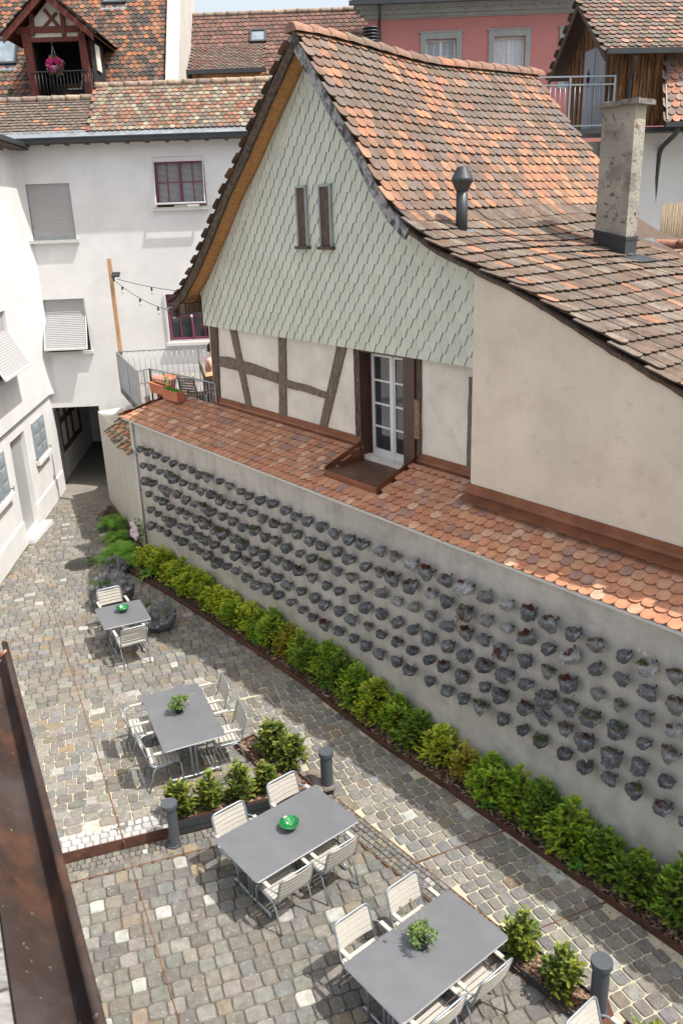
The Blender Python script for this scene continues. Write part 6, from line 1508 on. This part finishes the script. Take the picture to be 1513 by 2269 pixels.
# ================================================================== round boulders planted with moss
def boulder(px, py, r, lab, seed, pl_):
    random.seed(seed); v = at(px, py); t = thing('planter_boulder', lab, 'boulder', (v.x, v.y, 0), 0, 'round grey boulders in the court'); nu, nv = 44, 26
    def P(u, w_):
        th = 2*math.pi*u/nu; ph = math.pi*w_/nv; return Vector((math.sin(ph)*math.cos(th), math.sin(ph)*math.sin(th), math.cos(ph)))
    off = Vector((seed*3.1, seed*1.7, 0)); g = MB(); lo = MB(); V = []; rough_ = []
    for w_ in range(nv+1):
        for u in range(nu):
            d = P(u, w_); n1_ = noise.noise(d*1.7+off); cut = .12+.28*noise.noise(d*2.3+off*2)
            tilt = d.z+d.x*(-.15)+d.y*(-.25)
            k = r*(1+.02*n1_); rg_ = tilt > cut
            if rg_: k *= .80+.20*noise.noise(d*3.5+off)+.10*noise.noise(d*9+off)+(.10 if noise.noise(d*2.+off) > .1 else 0)
            p = d*k; p.z = p.z*.94+r*.80; V.append((p.x, p.y, max(p.z, 0))); rough_.append(rg_)
    F1 = []; F2 = []
    for w_ in range(nv):
        for u in range(nu):
            f = (w_*nu+u, (w_+1)*nu+u, (w_+1)*nu+(u+1) % nu, w_*nu+(u+1) % nu)
            (F2 if sum(rough_[i] for i in f) >= 2 else F1).append(f)
    g.add(V, F1, smooth=True); g.build('bowl', 'smooth concrete', t, local=True)
    g = MB(); g.add(V, F2, col=(.15, .152, .165), smooth=False); g.build('rough_top', 'rough lava', t, local=True)
    for (dx, dy, s_, c) in pl_:
        g = MB()
        ctr = Vector((dx*r, dy*r, 0)); zz = r*.80+r*.80*math.sqrt(max(.05, 1-dx*dx-dy*dy))
        leafcloud(g, 170, lambda: (ctr+Vector((0, 0, zz-.02))+Vector(((R()-.5)*s_*2, (R()-.5)*s_*2, (R()-.5)*s_*.9)), Vector((R()-.5, R()-.5, R()*.9))), .035, c, asp=2)
        g.build('moss', 'leaf', t, local=True)
MG = [(.09, .19, .02), (.13, .26, .03), (.06, .13, .015)]; SGc = [(.22, .32, .20), (.28, .38, .26), (.16, .26, .16)]
boulder(258, 1276, .30, 'smallest round boulder planter, behind the biggest one by the ferns', 3, [(-.55, -.35, .10, MG), (.1, -.45, .08, MG)])
boulder(252, 1342, .50, 'biggest round boulder planter, right behind the small table', 8, [(-.45, -.55, .12, MG), (-.25, .2, .06, MG), (.0, -.6, .08, MG)])
boulder(356, 1392, .36, 'medium round boulder planter with grey green sedum right of the small table', 5, [(.45, .35, .13, SGc), (.35, -.55, .12, MG), (-.55, .1, .07, MG), (-.7, -.5, .08, MG)])
# ================================================================== stones on the wall
STN = "0.54,2.96,0.18 0.98,2.98,0.21b 1.38,2.97,0.19 1.79,2.97,0.17 2.18,2.95,0.17 2.64,2.98,0.16 3.01,2.98,0.16 3.37,2.96,0.19 3.74,2.98,0.22b 4.20,3.00,0.15 4.62,2.99,0.19 5.00,2.98,0.17 5.35,2.98,0.19 5.76,2.99,0.21 6.18,3.02,0.21 6.58,3.00,0.19 6.90,2.97,0.19 7.26,2.98,0.20 7.67,2.99,0.20 8.05,2.97,0.21 8.43,2.98,0.20 8.78,3.00,0.22r 9.19,2.99,0.19 9.56,3.02,0.19 9.94,3.03,0.22 10.29,3.00,0.25r 10.67,3.00,0.21r 11.05,3.01,0.27r 11.44,3.01,0.21 11.80,3.02,0.20 12.19,3.05,0.23r 12.53,3.03,0.24r 12.88,3.02,0.20r 13.22,3.00,0.21 13.60,3.01,0.18 13.92,3.00,0.23f 14.26,3.03,0.20r|0.57,2.57,0.17 1.00,2.61,0.18 1.43,2.60,0.16 1.89,2.65,0.20 2.20,2.60,0.25g 2.60,2.60,0.18 3.00,2.63,0.20 3.40,2.61,0.21 3.82,2.63,0.20 4.21,2.61,0.22b 4.61,2.62,0.22r 5.01,2.63,0.22 5.40,2.64,0.18 5.78,2.63,0.22 6.18,2.64,0.20r 6.56,2.65,0.20b 6.92,2.63,0.19g 7.30,2.62,0.21b 7.66,2.63,0.21 8.07,2.65,0.20 8.41,2.62,0.22 8.83,2.62,0.19 9.19,2.64,0.19 9.53,2.65,0.25r 9.93,2.65,0.24r 10.35,2.67,0.18 10.70,2.67,0.22 11.07,2.63,0.25t 11.45,2.66,0.20 11.81,2.68,0.18 12.19,2.69,0.24r 12.51,2.65,0.18 12.87,2.71,0.26r 13.24,2.68,0.19 13.60,2.70,0.19 13.96,2.69,0.21 14.30,2.68,0.21r|0.62,2.20,0.22 1.00,2.23,0.21b 1.46,2.22,0.17 1.75,2.21,0.24g 2.25,2.26,0.19 2.63,2.22,0.20 3.04,2.23,0.20 3.48,2.26,0.21g 3.77,2.24,0.24g 4.23,2.26,0.19 4.62,2.26,0.21 5.01,2.24,0.20 5.46,2.30,0.21g 5.81,2.26,0.19 6.20,2.29,0.21 6.54,2.26,0.22 6.95,2.27,0.17 7.34,2.29,0.20 7.70,2.29,0.23g 8.06,2.28,0.19 8.45,2.29,0.19 8.83,2.27,0.21 9.23,2.29,0.19 9.58,2.27,0.18 9.98,2.31,0.19 10.35,2.31,0.19 10.71,2.28,0.21 11.09,2.31,0.21r 11.43,2.34,0.20 11.78,2.31,0.24t 12.16,2.33,0.20 12.53,2.32,0.20 12.87,2.31,0.24r 13.27,2.34,0.17 13.59,2.33,0.16 13.95,2.34,0.20 14.30,2.35,0.18|0.66,1.87,0.16 1.07,1.86,0.16 1.51,1.90,0.21g 1.79,1.82,0.18 2.27,1.87,0.19 2.67,1.88,0.23b 3.10,1.90,0.20 3.47,1.90,0.26b 3.85,1.88,0.24 4.25,1.88,0.27b 4.62,1.88,0.20 4.96,1.87,0.26g 5.36,1.84,0.22 5.75,1.88,0.23g 6.19,1.91,0.22 6.56,1.92,0.21r 6.91,1.92,0.22r 7.31,1.90,0.19 7.72,1.90,0.17 8.10,1.92,0.18 8.48,1.92,0.19 8.81,1.88,0.22 9.20,1.90,0.19 9.58,1.90,0.21 9.97,1.93,0.20 10.32,1.93,0.23 10.72,1.95,0.22 11.06,1.94,0.22 11.45,1.95,0.24r 11.83,1.97,0.25 12.18,1.98,0.20 12.55,1.95,0.28g 12.90,1.98,0.23f 13.23,1.99,0.25g 13.61,2.00,0.24g 13.96,1.99,0.17 14.30,2.02,0.22|0.69,1.49,0.18 1.07,1.48,0.16 1.42,1.46,0.16 1.78,1.47,0.25g 2.28,1.50,0.17 2.63,1.51,0.27f 3.04,1.50,0.20 3.37,1.49,0.24g 3.78,1.49,0.21 4.17,1.50,0.17 4.63,1.51,0.22g 5.02,1.53,0.21g 5.42,1.55,0.18 5.72,1.51,0.21b 6.16,1.54,0.21 6.50,1.49,0.22 6.96,1.53,0.19 7.34,1.52,0.20r 7.66,1.51,0.21 8.07,1.54,0.19 8.43,1.51,0.22 8.84,1.54,0.17 9.19,1.53,0.18 9.57,1.54,0.18b 9.94,1.55,0.19r 10.32,1.54,0.19 10.63,1.56,0.19r 11.03,1.58,0.23r 11.44,1.59,0.18 11.77,1.61,0.25g 12.19,1.61,0.21r 12.51,1.62,0.21 12.86,1.62,0.19 13.19,1.62,0.27r 13.57,1.60,0.26g 13.94,1.66,0.21 14.29,1.64,0.18|0.66,1.08,0.23 1.10,1.12,0.17 1.50,1.12,0.18 1.89,1.11,0.17 2.29,1.13,0.21 2.71,1.13,0.18 3.05,1.13,0.17 3.41,1.15,0.24g 3.84,1.11,0.26g 4.20,1.14,0.18 4.59,1.16,0.19 5.01,1.15,0.21b 5.39,1.12,0.24 5.78,1.17,0.24 6.16,1.16,0.20 6.57,1.16,0.18 6.93,1.14,0.17 7.26,1.11,0.18 7.64,1.11,0.22r 8.06,1.15,0.20 8.44,1.15,0.17 8.79,1.16,0.20 9.15,1.15,0.21 9.57,1.20,0.20 9.88,1.18,0.21f 10.33,1.18,0.18 10.70,1.20,0.21 11.06,1.21,0.20 11.40,1.24,0.24g 11.81,1.24,0.19 12.16,1.24,0.17 12.48,1.24,0.20g 12.87,1.24,0.19 13.20,1.24,0.21f 13.56,1.25,0.19 13.92,1.30,0.22g 14.29,1.29,0.22r 14.55,1.24,0.15"
def rock_proto(seed, flat):
    random.seed(seed); import bmesh
    bm = bmesh.new(); bmesh.ops.create_icosphere(bm, subdivisions=4, radius=1)
    pl_ = [(Vector((R()-.5, R()-.5, R()-.5)).normalized(), .62+R()*.34) for _ in range(11)]
    off = Vector((seed*2.3, 0, seed))
    for v in bm.verts:
        d = v.co.normalized(); k = 1.0
        for n_, h in pl_:
            c = d.dot(n_)
            if c > .01: k = min(k, h/c)
        k *= 1+.20*noise.noise(d*2.0+off)+.15*noise.noise(d*4.5+off)+.11*noise.noise(d*10+off)+.05*noise.noise(d*22+off); v.co = Vector((d.x*k*.55, d.y*k*.50, d.z*k*.49))
    g = MB(); g.add([tuple(v.co) for v in bm.verts], [[v.index for v in f.verts] for f in bm.faces], col=(1, 1, 1)); bm.free(); return g
def br_mb():
    g = MB(); g.tube([(0, .30, -.05), (0, .56, .02)], .035, 6); g.obox((.24, .50, .22), (.028, 0, 0), (0, .03, 0), (0, 0, .06)); g.tube([(.10, .22, .10), (.24, .40, .16), (.24, .56, .18)], .028, 6); return g
stone_protos = []
for k in range(9):
    cols = [(.16, .165, .172), (.22, .225, .235), (.12, .122, .13), (.31, .315, .32), (.19, .19, .185), (.42, .42, .42), (.17, .176, .19), (.26, .26, .25), (.46, .46, .46)][k]
    g = rock_proto(60+k, 0); g.c = [cols]*len(g.f); o = g.build('wall_stone', 'rock'); o['category'] = 'stone'; o['group'] = 'dark stones fixed in rows on the grey wall'; stone_protos.append(o); 
    for c_ in ('a',): b_ = br_mb().build('bracket', 'corten', o, local=True)
def sedum(kind, seed):
    random.seed(seed); g = MB()
    if kind in 'rt':
        cols = [(.19, .045, .03), (.13, .035, .025), (.25, .09, .04), (.10, .05, .025)]
        for i in range(26):
            th = R()*6.28; r_ = R()**.5*.30; p = Vector((r_*math.cos(th), -.05+r_*math.sin(th)*.8, .26)); d = Vector(((R()-.5)*.9, -.2+(R()-.5)*.8, .9)).normalized(); L = .10+R()*.10
            if kind == 't' and i % 3: d = Vector(((R()-.5)*.5, -.7, .1)).normalized(); pts = [p, p+d*.35, p+d*.45+Vector((0, 0, -.25)), p+d*.45+Vector((0, 0, -.4-.4*R()))]
            else: pts = [p, p+d*L*.5, p+d*L]
            g.tube(pts, .016, 4, col=random.choice(cols))
            for q in pts[1:]: leafcloud(g, 9, lambda: (Vector(q)+Vector((R()-.5, R()-.5, R()-.5))*.09, Vector((R()-.5, R()-.5, R()-.2))), .065, cols, asp=1.6)
    else:
        cols = {'g': [(.09, .15, .02), (.14, .21, .035), (.06, .10, .02), (.20, .16, .05)], 'b': [(.13, .085, .03), (.17, .12, .04), (.08, .07, .02), (.22, .10, .04)], 'f': [(.10, .17, .03), (.15, .22, .05), (.15, .09, .04)]}[kind]
        leafcloud(g, 320, lambda: (Vector(((R()-.5)*.75, -.08+(R()-.5)*.6, .26+R()*.12)), Vector((R()-.5, R()-.5, R()*.9))), .10, cols, asp=2.2)
        if kind == 'f':
            for k in range(3):
                e = Vector(((R()-.5)*.6, -.1, .8+R()*.5)); g.tube([(0, -.05, .3), tuple(e*.6), tuple(e)], .012, 4, col=(.3, .35, .15)); leafcloud(g, 26, lambda: (e+Vector((R()-.5, R()-.5, R()-.5))*.14, Vector((R()-.5, R()-.5, R()-.5))), .07, [(.8, .78, .6)], asp=1.2)
    return g.build('succulent' if kind in 'rtf' else 'moss', 'leaf')
sed = {}
for kind in 'rtgbf':
    for v_ in range(2):
        o = sedum(kind, 70+ord(kind)+v_); sed[(kind, v_)] = o
sused = [False]*9; sedused = set()
rown = ['top', 'second', 'third', 'fourth', 'fifth', 'bottom']; look = {'': ['without plants'], 'r': ['with red sedum'], 't': ['with trailing red sedum'], 'g': ['with green moss'], 'b': ['with brown moss'], 'f': ['with white flowering sedum']}
tone = ['dark grey', 'mid grey', 'nearly black', 'light grey', 'dark', 'pale grey', 'dark blue grey', 'grey', 'whitish grey']
random.seed(123)
for ri, rowtxt in enumerate(STN.split('|')):
    for ci, tk in enumerate(rowtxt.split(' ')):
        k = tk[-1] if tk[-1].isalpha() else ''
        a, z, w_ = map(float, (tk[:-1] if k else tk).split(','))
        far = a < 5
        pi = random.choice([0, 1, 2, 4, 6, 7, 0, 2, 6] if a < 9 or ri > 2 else [0, 1, 3, 5, 7, 8, 1, 6])
        o = stone_protos[pi]
        if sused[pi]: o = copy_tree(o)
        sused[pi] = True
        s_ = w_*.99; o.location = F(a, -.02-.50*s_, z); o.rotation_euler = (math.radians((R()-.5)*30), math.radians((R()-.5)*50), HRZ+math.radians((R()-.5)*60)); o.scale = (s_, s_, s_*(.9+R()*.22))
        base = '%s wall stone %s, %s from left in %s row' % (tone[pi], random.choice(look[k]), ordn[ci], rown[ri]); o['label'] = base
        if k:
            ky = (k, random.randint(0, 1)); m_ = sed[ky]
            if ky in sedused: m_ = m_.copy(); COL.objects.link(m_)
            sedused.add(ky); m_.parent = o; m_.scale = (.78+.35*R(),)*3
for ky, m_ in sed.items():
    if ky not in sedused: bpy.data.objects.remove(m_)
for i, o in enumerate(stone_protos):
    if not sused[i]:
        for c in list(o.children): bpy.data.objects.remove(c)
        bpy.data.objects.remove(o)
# ================================================================== litter and weeds on the paving
random.seed(77); g = MB()
def lit(a, b):
    p = F(a, b, 0); p.z = gz(p.x, p.y)+.012; return p
for i in range(900):
    a = .5+R()*16; b = -.60-abs(random.gauss(0, .45)); p = lit(a, b)
    if p.x < leftx(p.y)+.1: continue
    th = R()*6.28; l = .006+R()*.012; x = Vector((math.cos(th), math.sin(th), (R()-.5)*.5))*l; y = Vector((-math.sin(th), math.cos(th), (R()-.5)*.5))*l*.5
    g.add([p-x, p+y+Vector((0, 0, .004)), p+x, p-y], [(0, 1, 2, 3)], col=jit(random.choice([(.20, .15, .08), (.12, .10, .05), (.25, .22, .10), (.10, .14, .04)]), .2))
tag(g.build('leaf_litter', 'mulch'), 'tiny dry leaves and bark crumbs scattered on the setts beside the long bed', 'leaf litter', kind='stuff')
g = MB()
for i in range(420):
    if i % 2: a = .8+R()*15; p = lit(a, -.585-R()*.05)
    else: p = Vector((leftx(21)+.08+R()*.1, 12+R()*11, 0)); p.x = leftx(p.y)+.07+R()*.06; p.z = .005
    if i % 9 == 0: p = rp(-4+R()*7, -.04-R()*.05, LOW+.004)
    for k in range(5):
        th = R()*6.28; d = Vector((math.cos(th)*.5, math.sin(th)*.5, 1)).normalized()*(.015+R()*.03); x = Vector((-math.sin(th), math.cos(th), 0))*.003; q_ = p+Vector((R()-.5, R()-.5, 0))*.03
        g.add([q_-x, q_+x, q_+d], [(0, 1, 2)], col=random.choice([(.14, .26, .04), (.20, .30, .06), (.10, .18, .03)]))
tag(g.build('joint_weeds', 'leaf'), 'small green weeds and moss growing in the joints along edges', 'weeds', kind='stuff')
# ================================================================== copper gutter close to the camera
GZ = 6.45
ga, gb = at(12, 1426, GZ), at(226, 2275, GZ); gd = (gb-ga).normalized(); gn = Vector((gd.y, -gd.x, 0)); gn = gn if gn.x < 0 else -gn
ga2, gb2 = ga, gb+gd*.6
sc_ = (8-GZ)/1.0
fg = thing('box_gutter', 'broad aged copper gutter running along the lower left edge, close to the viewer', 'gutter', (ga.x, ga.y, GZ-.1))
wG = (at(50, 2269, GZ)-at(226, 2269, GZ)).length*.93
prof = [(-.004, -.02), (-.006, .004), (.003, .012), (.012, .006), (.012, -.04), (.03, -.075), (wG*.35, -.085), (wG*.62, -.06), (wG*.88, -.012), (wG, 0)]
g = MB(); V = []; nseg = 24
for i in range(nseg+1):
    p = ga.lerp(gb2, i/nseg)
    for (x, z) in prof: V.append(p+gn*x+Vector((0, 0, z)))
m_ = len(prof); g.add(V, [(i*m_+j, i*m_+j+1, (i+1)*m_+j+1, (i+1)*m_+j) for i in range(nseg) for j in range(m_-1)], smooth=True)
g.tube([ga, gb2], .011, 10); g.build('trough', 'brown copper', fg)
g = MB(); g.prism([tuple(ga+gn*x+Vector((0, 0, z-.001))) for x, z in prof]+[tuple(ga+gn*wG+Vector((0, 0, -.11))), tuple(ga+Vector((0, 0, -.11)))], gd*-.006); g.build('end_cap', 'copper', fg)
g = MB()
for k in (.02, .5, .9): p = ga.lerp(gb2, k); g.bar(p+Vector((0, 0, .018)), p+gn*wG*.9+Vector((0, 0, .018)), .03, .005)
g = MB(); p = ga+gd*.10; g.tube(fillet([p+Vector((0, 0, .02)), p+gn*.05+Vector((0, 0, -.02)), p+gn*.14+Vector((0, 0, -.05)), p+gn*.2+Vector((0, 0, .0))], .03), .009, 8); g.build('bracket', 'copper', fg)
dk = thing('deck_boards', 'weathered grey boards with dark gaps in the lower left corner', 'decking', (gb.x+gn.x*wG, gb.y+gn.y*wG, GZ)); g = MB()
s0_ = gb+gn*(wG+.006)-gd*1.9
bw_ = .115
for i in range(26):
    p = s0_+gd*(i*bw_); g.prism([p+Vector((0, 0, -.012)), p+gd*(bw_-.009)+Vector((0, 0, -.012)), p+gd*(bw_-.009)+gn*1.2+Vector((0, 0, -.012)), p+gn*1.2+Vector((0, 0, -.012))], (0, 0, .022))
g.build('boards', 'grey planks', dk)
g = MB(); g.prism([s0_+Vector((0, 0, -.06)), s0_+gd*3+Vector((0, 0, -.06)), s0_+gd*3+gn*1.2+Vector((0, 0, -.06)), s0_+gn*1.2+Vector((0, 0, -.06))], (0, 0, -.2)); g.build('joist', 'black pot', dk)
